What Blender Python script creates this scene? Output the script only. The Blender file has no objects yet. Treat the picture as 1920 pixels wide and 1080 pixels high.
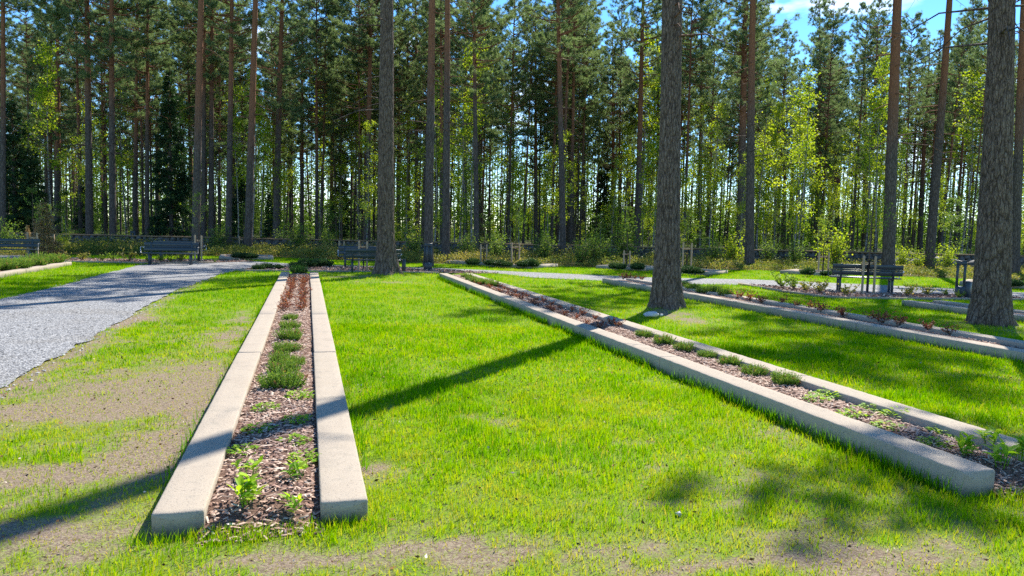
import bpy, math, random
import numpy as np
from math import sin, cos, radians, pi, atan2, sqrt
from mathutils import Vector, Matrix, Quaternion, noise as mnoise
rng = np.random.default_rng(7)
random.seed(7)
SC = bpy.context.scene
COL = SC.collection

# ------------------------------------------------------------------ camera model
F, RHO, EYE = 1397.0, radians(1.3), 1.6
_u, _v = 577 - 960, 540 - 420
_r = _u * cos(RHO) - _v * sin(RHO)
_up = _u * sin(RHO) + _v * cos(RHO)
PH = atan2(_up, F)
TH = atan2(-_r * cos(PH), F)
FH = np.array([sin(TH), cos(TH), 0.]); RT = np.array([cos(TH), -sin(TH), 0.]); ZZ = np.array([0, 0, 1.])
FW = FH * cos(PH) - ZZ * sin(PH); _U0 = ZZ * cos(PH) + FH * sin(PH)
RR = RT * cos(RHO) + _U0 * sin(RHO); UU = -RT * sin(RHO) + _U0 * cos(RHO)
CAM = np.array([0, 0, EYE])
def ray(px, py): return FW * F + RR * (px - 960) + UU * (540 - py)
def P(px, py, z=0.0):
    d = ray(px, py)
    return CAM + d * ((z - EYE) / d[2])
def PD(px, depth, z=0.0):                # point at ground height under column px at a given depth
    lo, hi = 430.0, 3000.0
    for _ in range(60):
        m = (lo + hi) / 2
        p = P(px, m, z)
        if (p - CAM) @ FW > depth or (p-CAM) @ FW < 0: lo = m
        else: hi = m
    return P(px, hi, z)
def at_depth(px, py, p0):                # point on the ray with the same horizontal depth as p0
    d = ray(px, py)
    return CAM + d * (((p0 - CAM) @ FH) / (d @ FH))
def proj(p):
    q = np.asarray(p) - CAM; w = q @ FW
    return 960 + F * (q @ RR) / w, 540 - F * (q @ UU) / w, w
def pxm(p): return F / proj(p)[2]

cam = bpy.data.cameras.new('camera'); camo = bpy.data.objects.new('camera', cam); COL.objects.link(camo)
cam.sensor_width = 36; cam.lens = F / 1920 * 36; cam.clip_end = 3000; cam.clip_start = .05
M = Matrix(((RR[0], UU[0], -FW[0], 0), (RR[1], UU[1], -FW[1], 0), (RR[2], UU[2], -FW[2], EYE), (0, 0, 0, 1)))
camo.matrix_world = M
SC.camera = camo

# ------------------------------------------------------------------ light
SAZ = radians(41.0); SEL = radians(44)
sun = bpy.data.lights.new('sun', 'SUN'); suno = bpy.data.objects.new('sun', sun); COL.objects.link(suno)
sun.energy = 4.6; sun.angle = radians(.5); sun.color = (1, .95, .86)
sdir = Vector((sin(SAZ) * cos(SEL), cos(SAZ) * cos(SEL), sin(SEL)))
suno.rotation_euler = (-sdir).to_track_quat('-Z', 'Y').to_euler()
W = bpy.data.worlds.new("World"); SC.world = W; W.use_nodes = True
wn, wl = W.node_tree.nodes, W.node_tree.links
wn.clear()
sky = wn.new('ShaderNodeTexSky'); sky.sky_type = 'NISHITA'; sky.sun_disc = False
sky.sun_elevation = SEL; sky.sun_rotation = SAZ; sky.dust_density = 0.0; sky.air_density = .8; sky.ozone_density = 3.0
bg = wn.new('ShaderNodeBackground'); bg.inputs[1].default_value = .15
tc = wn.new('ShaderNodeTexCoord'); mp = wn.new('ShaderNodeMapping'); mp.inputs['Scale'].default_value = (3, 3, 9)
cn = wn.new('ShaderNodeTexNoise'); cn.inputs['Scale'].default_value = 1.6; cn.inputs['Detail'].default_value = 7
cr = wn.new('ShaderNodeValToRGB'); cr.color_ramp.elements[0].position = .60; cr.color_ramp.elements[1].position = .76
hs = wn.new('ShaderNodeHueSaturation'); hs.inputs['Saturation'].default_value = 1.25; hs.inputs['Value'].default_value = .85
cm = wn.new('ShaderNodeMix'); cm.data_type = 'RGBA'; cm.inputs['B'].default_value = (7.5, 7.7, 8.2, 1)
wo = wn.new('ShaderNodeOutputWorld')
wl.new(tc.outputs['Generated'], mp.inputs[0]); wl.new(mp.outputs[0], cn.inputs[0]); wl.new(cn.outputs[0], cr.inputs[0])
wl.new(sky.outputs[0], hs.inputs['Color']); wl.new(hs.outputs[0], cm.inputs['A']); wl.new(cr.outputs[0], cm.inputs['Factor'])
wl.new(cm.outputs['Result'], bg.inputs[0]); wl.new(bg.outputs[0], wo.inputs[0])
vs = SC.view_settings; vs.view_transform = 'Standard'; vs.look = 'None'; vs.exposure = 1.12; vs.gamma = 1; vs.use_curve_mapping = False
SC.render.engine = 'CYCLES'
cy = SC.cycles
cy.max_bounces = 6; cy.diffuse_bounces = 3; cy.glossy_bounces = 2; cy.transmission_bounces = 4; cy.transparent_max_bounces = 4
cy.use_denoising = False; cy.sample_clamp_indirect = 6; cy.caustics_reflective = False; cy.caustics_refractive = False
cy.use_adaptive_sampling = False; SC.render.filter_size = 1.15
SC.render.use_persistent_data = False

# ------------------------------------------------------------------ materials
class NT:
    def __init__(s, name):
        s.m = bpy.data.materials.new(name); s.m.use_nodes = True
        s.t = s.m.node_tree; s.t.nodes.clear()
        s.out = s.n('ShaderNodeOutputMaterial')
    def n(s, typ, **kw):
        o = s.t.nodes.new(typ)
        for k, v in kw.items():
            if hasattr(o, k) and k not in o.inputs: setattr(o, k, v)
        return o
    def l(s, a, b): s.t.links.new(a, b)
    def val(s, v, sock):
        if isinstance(v, bpy.types.NodeSocket): s.l(v, sock)
        else: sock.default_value = v
    def noise(s, scale, detail=4, vec=None, rough=.55):
        o = s.n('ShaderNodeTexNoise'); o.inputs['Scale'].default_value = scale; o.inputs['Detail'].default_value = detail
        o.inputs['Roughness'].default_value = rough
        if vec is not None: s.l(vec, o.inputs['Vector'])
        return o.outputs['Fac']
    def voro(s, scale, vec=None, feature='F1', out='Distance'):
        o = s.n('ShaderNodeTexVoronoi'); o.feature = feature; o.inputs['Scale'].default_value = scale
        if vec is not None: s.l(vec, o.inputs['Vector'])
        return o.outputs[out]
    def pos(s): return s.n('ShaderNodeNewGeometry').outputs['Position']
    def obj(s): return s.n('ShaderNodeTexCoord').outputs['Object']
    def attr(s, name):
        o = s.n('ShaderNodeAttribute'); o.attribute_name = name; return o.outputs['Fac']
    def mapv(s, vec, sc, loc=(0, 0, 0)):
        o = s.n('ShaderNodeMapping'); o.inputs['Scale'].default_value = sc; o.inputs['Location'].default_value = loc
        s.l(vec, o.inputs[0]); return o.outputs[0]
    def ramp(s, fac, stops):
        o = s.n('ShaderNodeValToRGB'); e = o.color_ramp.elements
        while len(e) < len(stops): e.new(.5)
        for k, (p, c) in enumerate(stops):
            e[k].position = p; e[k].color = (*c, 1) if len(c) == 3 else c
        s.val(fac, o.inputs[0]); return o.outputs[0]
    def step(s, fac, a, b):
        o = s.n('ShaderNodeMapRange'); o.interpolation_type = 'SMOOTHSTEP'
        o.inputs[1].default_value = a; o.inputs[2].default_value = b; s.val(fac, o.inputs[0]); return o.outputs[0]
    def math(s, op, a, b=0.0):
        o = s.n('ShaderNodeMath'); o.operation = op; s.val(a, o.inputs[0]); s.val(b, o.inputs[1]); return o.outputs[0]
    def mix(s, f, a, b, mode='MIX'):
        o = s.n('ShaderNodeMix'); o.data_type = 'RGBA'; o.blend_type = mode
        s.val(f, o.inputs['Factor'])
        for v, k in ((a, 'A'), (b, 'B')):
            if isinstance(v, tuple): v = (*v, 1) if len(v) == 3 else v
            sk = [i for i in o.inputs if i.name == k and i.type == 'RGBA'][0]; s.val(v, sk)
        return [i for i in o.outputs if i.type == 'RGBA'][0]
    def bump(s, h, strength=.5, dist=.02):
        o = s.n('ShaderNodeBump'); o.inputs['Strength'].default_value = strength; o.inputs['Distance'].default_value = dist
        s.l(h, o.inputs['Height']); return o.outputs[0]
    def pbr(s, col, rough=.8, spec=.3, nrm=None, metal=0.):
        o = s.n('ShaderNodeBsdfPrincipled')
        if isinstance(col, tuple): col = (*col, 1)
        s.val(col, o.inputs['Base Color']); s.val(rough, o.inputs['Roughness'])
        o.inputs['Specular IOR Level'].default_value = spec; o.inputs['Metallic'].default_value = metal
        if nrm is not None: s.l(nrm, o.inputs['Normal'])
        return o.outputs[0]
    def fin(s, sh): s.l(sh, s.out.inputs['Surface']); return s.m
    def foliage(s, col, tr=.5, rough=.5, spec=.25, tcol=None):
        if spec < .05:
            a_ = s.n('ShaderNodeBsdfDiffuse'); s.val(col, a_.inputs[0]); a = a_.outputs[0]
        else: a = s.pbr(col, rough, spec)
        t = s.n('ShaderNodeBsdfTranslucent'); s.val(tcol if tcol is not None else col, t.inputs[0])
        m = s.n('ShaderNodeMixShader'); m.inputs[0].default_value = tr
        s.l(a, m.inputs[1]); s.l(t.outputs[0], m.inputs[2]); return s.fin(m.outputs[0])

def leafmat(name, stops, tr=.5, rough=.5, spec=.25, yel=(1.25, 1.15, .5)):
    t = NT(name); c = t.ramp(t.attr('var'), stops)
    tc_ = t.mix(1.0, c, yel, 'MULTIPLY')
    return t.foliage(c, tr, rough, spec, tc_)

def bark_mat(name, z0, z1, grey=((.045, .036, .030), (.19, .15, .125)), sc=(9, 9, 2.6), bd=.03, geo=False):
    t = NT(name); p = t.pos()
    w = t.n('ShaderNodeTexNoise'); w.inputs['Scale'].default_value = 5; t.l(p, w.inputs['Vector'])
    v = t.n('ShaderNodeVectorMath'); v.operation = 'MULTIPLY_ADD'; t.l(w.outputs['Color'], v.inputs[0]); v.inputs[1].default_value = (.12, .12, .2); t.l(p, v.inputs[2])
    q = t.mapv(v.outputs[0], sc)
    ed = t.voro(1.0, q, 'DISTANCE_TO_EDGE'); cell = t.voro(1.0, q, 'F1', 'Color')
    fine = t.noise(1.0, 5, t.mapv(p, (40, 40, 14)), .65)
    crack = t.step(ed, .0, .16)
    h = t.math('ADD', t.math('MULTIPLY', crack, 1.0), t.math('MULTIPLY', fine, .5))
    base = t.mix(fine, grey[0], grey[1])
    base = t.mix(.35, base, t.mix(cell, (.10, .085, .075), (.24, .19, .15)))
    lich = t.step(t.noise(1.0, 4, t.mapv(p, (32, 32, 22))), .6, .7)
    base = t.mix(t.math('MULTIPLY', lich, .4), base, (.27, .26, .22))
    base = t.mix(t.math('MULTIPLY', t.math('SUBTRACT', 1.0, crack), .5), base, (.02, .015, .012))
    if geo:
        gv = t.attr('var'); base = t.mix(t.math('MULTIPLY', t.math('SUBTRACT', 1.0, t.step(gv, .0, .62)), .62), base, (.022, .016, .012)); base = t.mix(t.math('MULTIPLY', t.step(gv, .75, 1.0), .25), base, (.27, .235, .20))
    # upper bark of a pine turns thin and orange
    sep = t.n('ShaderNodeSeparateXYZ'); t.l(p, sep.inputs[0])
    oi = t.n('ShaderNodeObjectInfo').outputs['Random']
    zz = t.math('ADD', sep.outputs[2], t.math('ADD', t.math('MULTIPLY', t.noise(.9, 4, t.mapv(p, (1, 1, .6))), 3.0), t.math('MULTIPLY', oi, -4.0)))
    up = t.step(zz, z0, z1)
    orr = t.mix(fine, (.13, .06, .035), (.36, .165, .09))
    base = t.mix(up, base, orr)
    return t.fin(t.pbr(base, .9, .15, t.bump(h, .9, bd)))

MAT = {}
MAT['bark_near'] = bark_mat('old_pine_bark', 11, 15, grey=((.09, .060, .042), (.30, .205, .148)), sc=(30, 30, 7), bd=.012, geo=True)
MAT['bark'] = bark_mat('pine_bark', 5, 9, grey=((.036, .030, .028), (.155, .128, .115)), sc=(13, 13, 3.6), bd=.02)
MAT['bark_far'] = bark_mat('far_pine_bark', 4.0, 10.0, grey=((.03, .026, .024), (.13, .105, .09)))
t = NT('birch_bark'); p = t.pos(); n_ = t.noise(1., 4, t.mapv(p, (6, 6, 16)))
MAT['birch_bark'] = t.fin(t.pbr(t.ramp(n_, [(.38, (.05, .04, .035)), (.5, (.26, .24, .2)), (.7, (.42, .4, .36))]), .8, .2))
t = NT('twig'); MAT['twig'] = t.fin(t.pbr(t.mix(t.noise(20, 3, t.pos()), (.06, .045, .035), (.17, .12, .09)), .9, .1))
MAT['pine_needle'] = leafmat('pine_needles', [(0, (.065, .115, .055)), (.5, (.175, .25, .115)), (1, (.32, .40, .19))], .6, .5, .3, (1.15, 1.15, .75))
MAT['spruce_needle'] = leafmat('spruce_needles', [(0, (.02, .055, .022)), (.6, (.045, .10, .035)), (1, (.10, .18, .05))], .4, .5, .3, (1, 1.1, .6))
MAT['brown_needle'] = leafmat('dried_needles', [(0, (.16, .15, .05)), (.5, (.46, .33, .17)), (1, (.62, .48, .29))], .6, .6, .2, (1.1, 1, .8))
MAT['birch_leaf'] = leafmat('birch_leaves', [(0, (.13, .24, .015)), (.6, (.30, .42, .03)), (1, (.52, .58, .08))], .6, .55, .2, (1.25, 1.15, .4))
MAT['bush_leaf'] = leafmat('bush_leaves', [(0, (.06, .14, .025)), (.6, (.15, .26, .045)), (1, (.32, .42, .11))], .57, .55, .2, (1.25, 1.15, .5))
MAT['shrub_leaf'] = leafmat('low_shrub_leaves', [(0, (.07, .13, .025)), (.35, (.17, .21, .045)), (.7, (.32, .30, .09)), (1, (.40, .32, .15))], .5, .55, .2, (1.2, 1.1, .5))
MAT['heather'] = leafmat('heather_sprigs', [(0, (.04, .09, .02)), (.55, (.12, .24, .035)), (.85, (.25, .37, .07)), (1, (.34, .17, .10))], .45, .55, .2, (1.2, 1.15, .5))
MAT['darkshrub'] = leafmat('dwarf_conifer_sprigs', [(0, (.02, .05, .02)), (1, (.06, .13, .04))], .3, .5, .3)
MAT['perennial'] = leafmat('fresh_perennial_leaves', [(0, (.13, .32, .015)), (.6, (.28, .52, .03)), (1, (.46, .62, .07))], .55, .55, .2, (1.3, 1.1, .35))
MAT['red_leaf'] = leafmat('red_young_leaves', [(0, (.13, .04, .035)), (.5, (.27, .085, .05)), (.85, (.38, .17, .07)), (1, (.22, .2, .06))], .45, .5, .3, (1.2, 1, .7))
t = NT('grass_blades'); c = t.ramp(t.attr('var'), [(0, (.05, .21, .002)), (.4, (.195, .43, .001)), (.75, (.38, .51, .002)), (1, (.52, .42, .13))])
MAT['grass'] = t.foliage(c, .5, .7, .04, t.mix(1.0, c, (1.2, 1.05, .3), 'MULTIPLY'))

t = NT('lawn_soil'); p = t.pos(); g = t.attr('grass'); fo = t.attr('forest')
n1 = t.noise(9, 6, p, .7); n2 = t.noise(60, 5, p, .7); n3 = t.noise(240, 3, p, .7)
soil = t.ramp(n2, [(.28, (.10, .07, .048)), (.5, (.275, .205, .145)), (.72, (.47, .38, .285))])
soil = t.mix(t.math('MULTIPLY', t.step(t.noise(22, 4, p, .7), .48, .66), .55), soil, (.11, .075, .05))
soil = t.mix(t.math('MULTIPLY', t.step(n3, .52, .68), .65), soil, (.075, .048, .032))
soil = t.mix(t.math('MULTIPLY', t.step(t.noise(150, 2, p), .66, .74), .7), soil, (.62, .54, .44))
turf = t.ramp(n2, [(.3, (.05, .11, .006)), (.5, (.14, .25, .008)), (.7, (.27, .34, .02))])
turf = t.mix(t.math('MULTIPLY', t.step(n1, .5, .68), .5), turf, (.24, .19, .08))
c = t.mix(t.step(t.math('ADD', g, t.math('ADD', t.math('MULTIPLY', t.math('SUBTRACT', n2, .5), 1.6), t.math('MULTIPLY', t.math('SUBTRACT', n1, .5), .8))), .1, .8), soil, turf)
wood = t.mix(t.step(t.noise(2.2, 6, p, .7), .4, .65), (.055, .05, .022), (.07, .10, .022))
wood = t.mix(t.step(n2, .5, .7), wood, (.14, .115, .055))
c = t.mix(fo, c, wood)
MAT['ground'] = t.fin(t.pbr(c, .95, .1, t.bump(n2, .7, .02)))

t = NT('gravel'); p = t.pos(); v = t.voro(55, p, 'F1', 'Color'); d = t.voro(55, p); n1 = t.noise(.8, 5, p); n3 = t.noise(90, 3, p, .7)
c = t.ramp(v, [(.1, (.07, .07, .073)), (.45, (.225, .222, .22)), (.85, (.50, .49, .475))])
c = t.mix(t.step(n3, .5, .66), c, (.075, .078, .085))
c = t.mix(t.math('MULTIPLY', t.step(n1, .45, .7), .35), c, (.20, .175, .14))
MAT['gravel'] = t.fin(t.pbr(c, .9, .25, t.bump(d, .8, .012)))

t = NT('mulch_bed'); p = t.pos(); n2 = t.noise(1., 5, t.mapv(p, (50, 90, 40)), .7)
MAT['mulch'] = t.fin(t.pbr(t.ramp(n2, [(.3, (.05, .03, .022)), (.5, (.20, .12, .088)), (.7, (.40, .27, .2))]), .95, .1, t.bump(n2, .9, .03)))
t = NT('bark_chip'); c = t.ramp(t.attr('var'), [(0, (.08, .045, .034)), (.25, (.27, .155, .115)), (.55, (.46, .32, .245)), (.85, (.56, .43, .33)), (1, (.70, .62, .52))])
MAT['chip'] = t.fin(t.pbr(c, .85, .2))

t = NT('kerb_concrete'); p = t.pos(); n1 = t.noise(3.5, 6, p, .65); n2 = t.noise(170, 3, p, .75); oi = t.n('ShaderNodeObjectInfo').outputs['Random']
c = t.mix(n1, (.36, .295, .22), (.48, .41, .315))
c = t.mix(t.math('MULTIPLY', oi, .45), c, (.44, .36, .285))
c = t.mix(t.math('MULTIPLY', t.step(n2, .58, .70), .5), c, (.15, .125, .105))
c = t.mix(t.math('MULTIPLY', t.step(t.noise(230, 2, p), .62, .7), .6), c, (.60, .54, .48))
c = t.mix(t.math('MULTIPLY', t.step(t.noise(75, 3, p, .7), .57, .65), .6), c, (.17, .14, .115))
c = t.mix(t.math('MULTIPLY', t.step(t.noise(7, 6, p, .8), .52, .68), .45), c, (.22, .20, .16))
c = t.mix(t.math('MULTIPLY', t.step(t.noise(1.3, 5, p, .7), .52, .72), .45), c, (.27, .23, .18))
sx = t.n('ShaderNodeSeparateXYZ'); t.l(p, sx.inputs[0])
low = t.math('SUBTRACT', 1.0, t.step(t.math('ADD', sx.outputs[2], t.math('MULTIPLY', n1, -.05)), -.02, .07))
c = t.mix(t.math('MULTIPLY', low, .6), c, (.13, .115, .075))
MAT['kerb'] = t.fin(t.pbr(c, .92, .15, t.bump(n2, .6, .006)))
t = NT('dark_teal_paint'); MAT['paint'] = t.fin(t.pbr(t.mix(t.noise(14, 4, t.obj()), (.022, .034, .042), (.034, .052, .062)), .38, .5))
t = NT('zinc_metal'); MAT['metal'] = t.fin(t.pbr(t.mix(t.noise(30, 3, t.obj()), (.4, .42, .43), (.6, .62, .64)), .35, .5, None, .8))
t = NT('stake_wood'); p = t.obj(); n1 = t.noise(1., 5, t.mapv(p, (60, 60, 5)))
MAT['stake'] = t.fin(t.pbr(t.ramp(n1, [(.3, (.30, .20, .11)), (.7, (.55, .40, .24))]), .85, .2))
t = NT('wrap_black'); MAT['black'] = t.fin(t.pbr(t.mix(t.noise(20, 2, t.obj()), (.012, .012, .014), (.03, .03, .034)), .6, .3))
t = NT('wall_stone'); p = t.pos(); n1 = t.noise(5, 6, p, .7); n2 = t.noise(1.6, 4, p)
c = t.mix(n1, (.045, .045, .045), (.19, .185, .175)); c = t.mix(t.math('MULTIPLY', t.step(n2, .5, .65), .5), c, (.06, .07, .03))
MAT['stone'] = t.fin(t.pbr(c, .8, .35, t.bump(n1, .6, .03)))
t = NT('mossy_coping'); p = t.pos(); MAT['coping'] = t.fin(t.pbr(t.mix(t.noise(6, 5, p), (.11, .085, .05), (.30, .2, .12)), .95, .1))
t = NT('pale_stone'); p = t.pos(); MAT['pale'] = t.fin(t.pbr(t.mix(t.noise(25, 5, p), (.36, .36, .37), (.62, .62, .62)), .7, .3))
t = NT('dry_leaf'); MAT['dryleaf'] = t.fin(t.pbr(t.ramp(t.attr('var'), [(0, (.05, .03, .02)), (.5, (.22, .1, .04)), (.8, (.42, .2, .06)), (1, (.6, .56, .48))]), .8, .2))
t = NT('pale_render'); MAT['render'] = t.fin(t.pbr(t.mix(t.noise(.7, 4, t.pos()), (.55, .53, .5), (.68, .66, .62)), .9, .2))
t = NT('roof_sheet'); MAT['roof'] = t.fin(t.pbr(t.mix(t.noise(1.5, 3, t.pos()), (.3, .32, .35), (.42, .44, .47)), .6, .3))
t = NT('window_glass'); MAT['glass'] = t.fin(t.pbr((.03, .04, .05), .08, .8))
t = NT('house_cladding'); MAT['clad'] = t.fin(t.pbr(t.mix(t.noise(2, 3, t.pos()), (.42, .2, .13), (.5, .27, .18)), .85, .2))

# ------------------------------------------------------------------ mesh builder
class MB:
    def __init__(s): s.v = []; s.f = {3: [], 4: []}; s.a = []; s.n = 0; s.ng = []
    def add(s, v, f, var=.5):
        v = np.asarray(v, float).reshape(-1, 3); f = np.asarray(f, int)
        s.v.append(v); s.f[f.shape[1]].append(f + s.n)
        s.a.append(np.broadcast_to(np.asarray(var, float), (len(v),)).copy()); s.n += len(v)
    def box(s, c, size, rz=0, tilt=None, bev=0.0):
        x, y, z = np.array(size) / 2; b = bev
        if b:
            pts = [(sx * (x - b * i0), sy * (y - b * i1), sz * (z - b * i2)) for sx in (-1, 1) for sy in (-1, 1) for sz in (-1, 1) for i0, i1, i2 in ((0, 1, 1), (1, 0, 1), (1, 1, 0))]
            bm = hull(pts); v, ff = bm
            v = np.array(v)
        else:
            v = np.array([(sx * x, sy * y, sz * z) for sz in (-1, 1) for sx, sy in ((-1, -1), (1, -1), (1, 1), (-1, 1))])
            ff = {4: [(3, 2, 1, 0), (4, 5, 6, 7), (0, 1, 5, 4), (1, 2, 6, 5), (2, 3, 7, 6), (3, 0, 4, 7)], 3: []}
        if tilt is not None: v = v @ np.array(tilt.to_3x3()).T
        cz, sz_ = cos(rz), sin(rz)
        v = np.stack([v[:, 0] * cz - v[:, 1] * sz_, v[:, 0] * sz_ + v[:, 1] * cz, v[:, 2]], 1) + np.array(c)
        n0 = s.n; s.v.append(v); s.a.append(np.full(len(v), .5)); s.n += len(v)
        for k in (3, 4):
            if len(ff[k]): s.f[k].append(np.array(ff[k]) + n0)
    def tube(s, pts, rad, n=8, cap=True, var=.5, twist=0):
        pts = np.asarray(pts, float); rad = np.broadcast_to(rad, (len(pts),)); m = len(pts)
        tg = np.gradient(pts, axis=0); tg /= np.linalg.norm(tg, axis=1)[:, None] + 1e-9
        ref = np.array([1., 0, 0]) if abs(tg[:, 2]).mean() > .5 else np.array([0, 0, 1.])
        a = np.cross(tg, ref); a /= np.linalg.norm(a, axis=1)[:, None] + 1e-9; b = np.cross(tg, a)
        th = np.arange(n) * 2 * pi / n
        v = pts[:, None] + rad[:, None, None] * (np.cos(th)[None, :, None] * a[:, None] + np.sin(th)[None, :, None] * b[:, None])
        i = np.arange(m - 1)[:, None] * n; j = np.arange(n)[None]; k = (j + 1) % n
        f = np.stack([i + j, i + n + j, i + n + k, i + k], -1).reshape(-1, 4)
        v = v.reshape(-1, 3)
        n0 = s.n; s.add(v, f, var)
        if cap:
            for r0, flip in ((0, 1), (m - 1, 0)):
                s.add(pts[r0][None], np.zeros((0, 3), int), var); cidx = s.n - 1
                jj = np.arange(n); q = np.stack([n0 + r0 * n + jj, n0 + r0 * n + (jj + 1) % n, np.full(n, cidx)], 1)
                s.f[3].append(q[:, ::-1] if flip else q)
    def build(s, name, mat, parent=None, smooth=False):
        me = bpy.data.meshes.new(name); V = np.concatenate(s.v) if s.v else np.zeros((0, 3))
        T = np.concatenate(s.f[3]) if s.f[3] else np.zeros((0, 3), int); Q = np.concatenate(s.f[4]) if s.f[4] else np.zeros((0, 4), int)
        me.vertices.add(len(V)); me.vertices.foreach_set('co', V.astype(np.float32).ravel())
        lv = np.concatenate([T.ravel(), Q.ravel()]).astype(np.int32); me.loops.add(len(lv)); me.loops.foreach_set('vertex_index', lv)
        ls = np.concatenate([np.arange(len(T)) * 3, len(T) * 3 + np.arange(len(Q)) * 4]).astype(np.int32)
        me.polygons.add(len(ls)); me.polygons.foreach_set('loop_start', ls)
        if smooth: me.polygons.foreach_set('use_smooth', np.ones(len(ls), bool))
        at = me.attributes.new('var', 'FLOAT', 'POINT'); at.data.foreach_set('value', np.concatenate(s.a).astype(np.float32) if s.a else [])
        me.update(calc_edges=True); me.materials.append(mat)
        return link(name, me, parent)
def hull(pts):
    import bmesh
    bm = bmesh.new(); [bm.verts.new(p) for p in pts]
    r = bmesh.ops.convex_hull(bm, input=bm.verts[:])
    bmesh.ops.dissolve_limit(bm, angle_limit=.01, verts=bm.verts[:], edges=bm.edges[:])
    bmesh.ops.triangulate(bm, faces=[f for f in bm.faces if len(f.verts) > 4])
    bm.verts.index_update(); v = [tuple(x.co) for x in bm.verts]; ff = {3: [], 4: []}
    for f in bm.faces: ff[len(f.verts)].append([x.index for x in f.verts])
    bm.free(); return v, ff
def link(name, data, parent=None):
    o = bpy.data.objects.new(name, data); COL.objects.link(o)
    if parent: o.parent = parent
    return o
def tag(o, label=None, cat=None, group=None, kind=None):
    if label: o['label'] = label
    if cat: o['category'] = cat
    if group: o['group'] = group
    if kind: o['kind'] = kind
    return o
def thing(name, loc, label, cat, group=None, rz=0, sc=1):
    o = link(name, None); o.location = tuple(loc); o.rotation_euler = (0, 0, rz); o.scale = (sc,) * 3 if not hasattr(sc, '__len__') else sc
    o.empty_display_size = .2
    return tag(o, label, cat, group)
def kid(name, src, parent, scale=None, rz=None):
    o = src.copy() if isinstance(src, bpy.types.Object) else bpy.data.objects.new(name, src)
    o.name = name; COL.objects.link(o); o.parent = parent
    if scale: o.scale = scale
    if rz is not None: o.rotation_euler = (0, 0, rz)
    return o
def mesh_only(mb, name, mat, smooth=False):
    o = mb.build(name, mat, None, smooth); me = o.data; bpy.data.objects.remove(o); return me
ORD = ['nearest', 'second', 'third', 'fourth', 'fifth', 'sixth', 'seventh', 'eighth', 'ninth', 'tenth', 'eleventh', 'twelfth', 'thirteenth', 'fourteenth', 'fifteenth', 'sixteenth', 'seventeenth', 'eighteenth', 'nineteenth', 'twentieth']
def rdirs(n, zmin=-1, zmax=1):
    z = rng.uniform(zmin, zmax, n); a = rng.uniform(0, 2 * pi, n); r = np.sqrt(1 - z * z)
    return np.stack([r * np.cos(a), r * np.sin(a), z], 1)
def perp(d):
    a = np.cross(d, rdirs(len(d))); return a / (np.linalg.norm(a, axis=1)[:, None] + 1e-9)
def needles(mb, c, d, L, w, var):
    s = perp(d) * (np.asarray(w)[..., None] if np.ndim(w) else w)
    L = np.asarray(L); L = L[:, None] if L.ndim else L
    v = np.stack([c - s, c + s, c + d * L], 1); n = len(c)
    mb.add(v, np.arange(n * 3).reshape(n, 3), np.repeat(var, 3))
def leaves(mb, c, d, L, w, var, fold=.25):
    L = np.broadcast_to(np.asarray(L, float), (len(c),))[:, None]; w = np.broadcast_to(np.asarray(w, float), (len(c),))[:, None]
    s = perp(d); nrm = np.cross(d, s)
    mid = c + d * L * .45 + nrm * L * fold * .3
    v = np.stack([c, mid - s * w, c + d * L, mid + s * w], 1); n = len(c)
    mb.add(v, np.arange(n * 4).reshape(n, 4), np.repeat(var, 4))

def in_poly(x, y, poly):
    poly = np.asarray(poly)[:, :2]; ins = np.zeros(len(x), bool); j = len(poly) - 1
    for i in range(len(poly)):
        xi, yi = poly[i]; xj, yj = poly[j]
        c = ((yi > y) != (yj > y)) & (x < (xj - xi) * (y - yi) / (yj - yi + 1e-12) + xi)
        ins ^= c; j = i
    return ins
def vnoise(x, y, s, seed=0):      # smooth value noise, vectorised
    X = x * s + seed * 17.3; Y = y * s + seed * 7.7
    xi = np.floor(X).astype(int); yi = np.floor(Y).astype(int); fx = X - xi; fy = Y - yi
    fx = fx * fx * (3 - 2 * fx); fy = fy * fy * (3 - 2 * fy)
    def h(a, b):
        n = (a * 374761393 + b * 668265263 + seed * 982451653) & 0x7fffffff
        n = ((n ^ (n >> 13)) * 1274126177) & 0x7fffffff
        return ((n ^ (n >> 16)) & 0xffff) / 65535.
    return (h(xi, yi) * (1 - fx) + h(xi + 1, yi) * fx) * (1 - fy) + (h(xi, yi + 1) * (1 - fx) + h(xi + 1, yi + 1) * fx) * fy
def fbm(x, y, s, seed=0, o=4):
    r = 0; a = .5; t_ = 0
    for k in range(o): r = r + a * vnoise(x, y, s * 2 ** k, seed + k); t_ += a; a *= .55
    return r / t_
def pp(lst, z=0.): return [P(a, b, z)[:2] for a, b in lst]

# ------------------------------------------------------------------ layout polygons
PATH = [(-5.75, 2.0), (-2.85, 2.0), (-2.82, 8), (-2.81, 10.8), (-2.93, 18.5), (-2.6, 24.2)] + pp([(440, 509), (457, 506), (480, 503), (560, 498.5), (640, 500.5), (760, 503.5), (880, 509), (942, 514), (1000, 521), (1250, 532), (1385, 534.5), (1500, 541), (1620, 552), (1690, 552), (1800, 554), (1920, 560)]) + [(26, 11), (29, 13)] + pp([(1900, 548), (1700, 537), (1500, 528), (1400, 524), (1230, 521), (1000, 511), (830, 503), (560, 495.5), (480, 490.5), (400, 492.8), (300, 494.5), (262, 497)]) + [(-5.75, 26), (-5.8, 24.7), (-5.64, 20), (-5.76, 16.5)]
M1 = pp([(457, 506), (480, 503), (560, 498.5), (640, 500.5), (760, 503.5), (880, 509), (942, 514), (822, 513.2), (700, 511.5), (520, 509.5)])
M4 = pp([(1385, 534), (1467, 548), (1533, 557.5), (1583, 561), (1700, 562.5), (1830, 563.5), (1920, 564), (1920, 560), (1800, 554), (1690, 552), (1620, 552), (1500, 541)])
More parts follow.
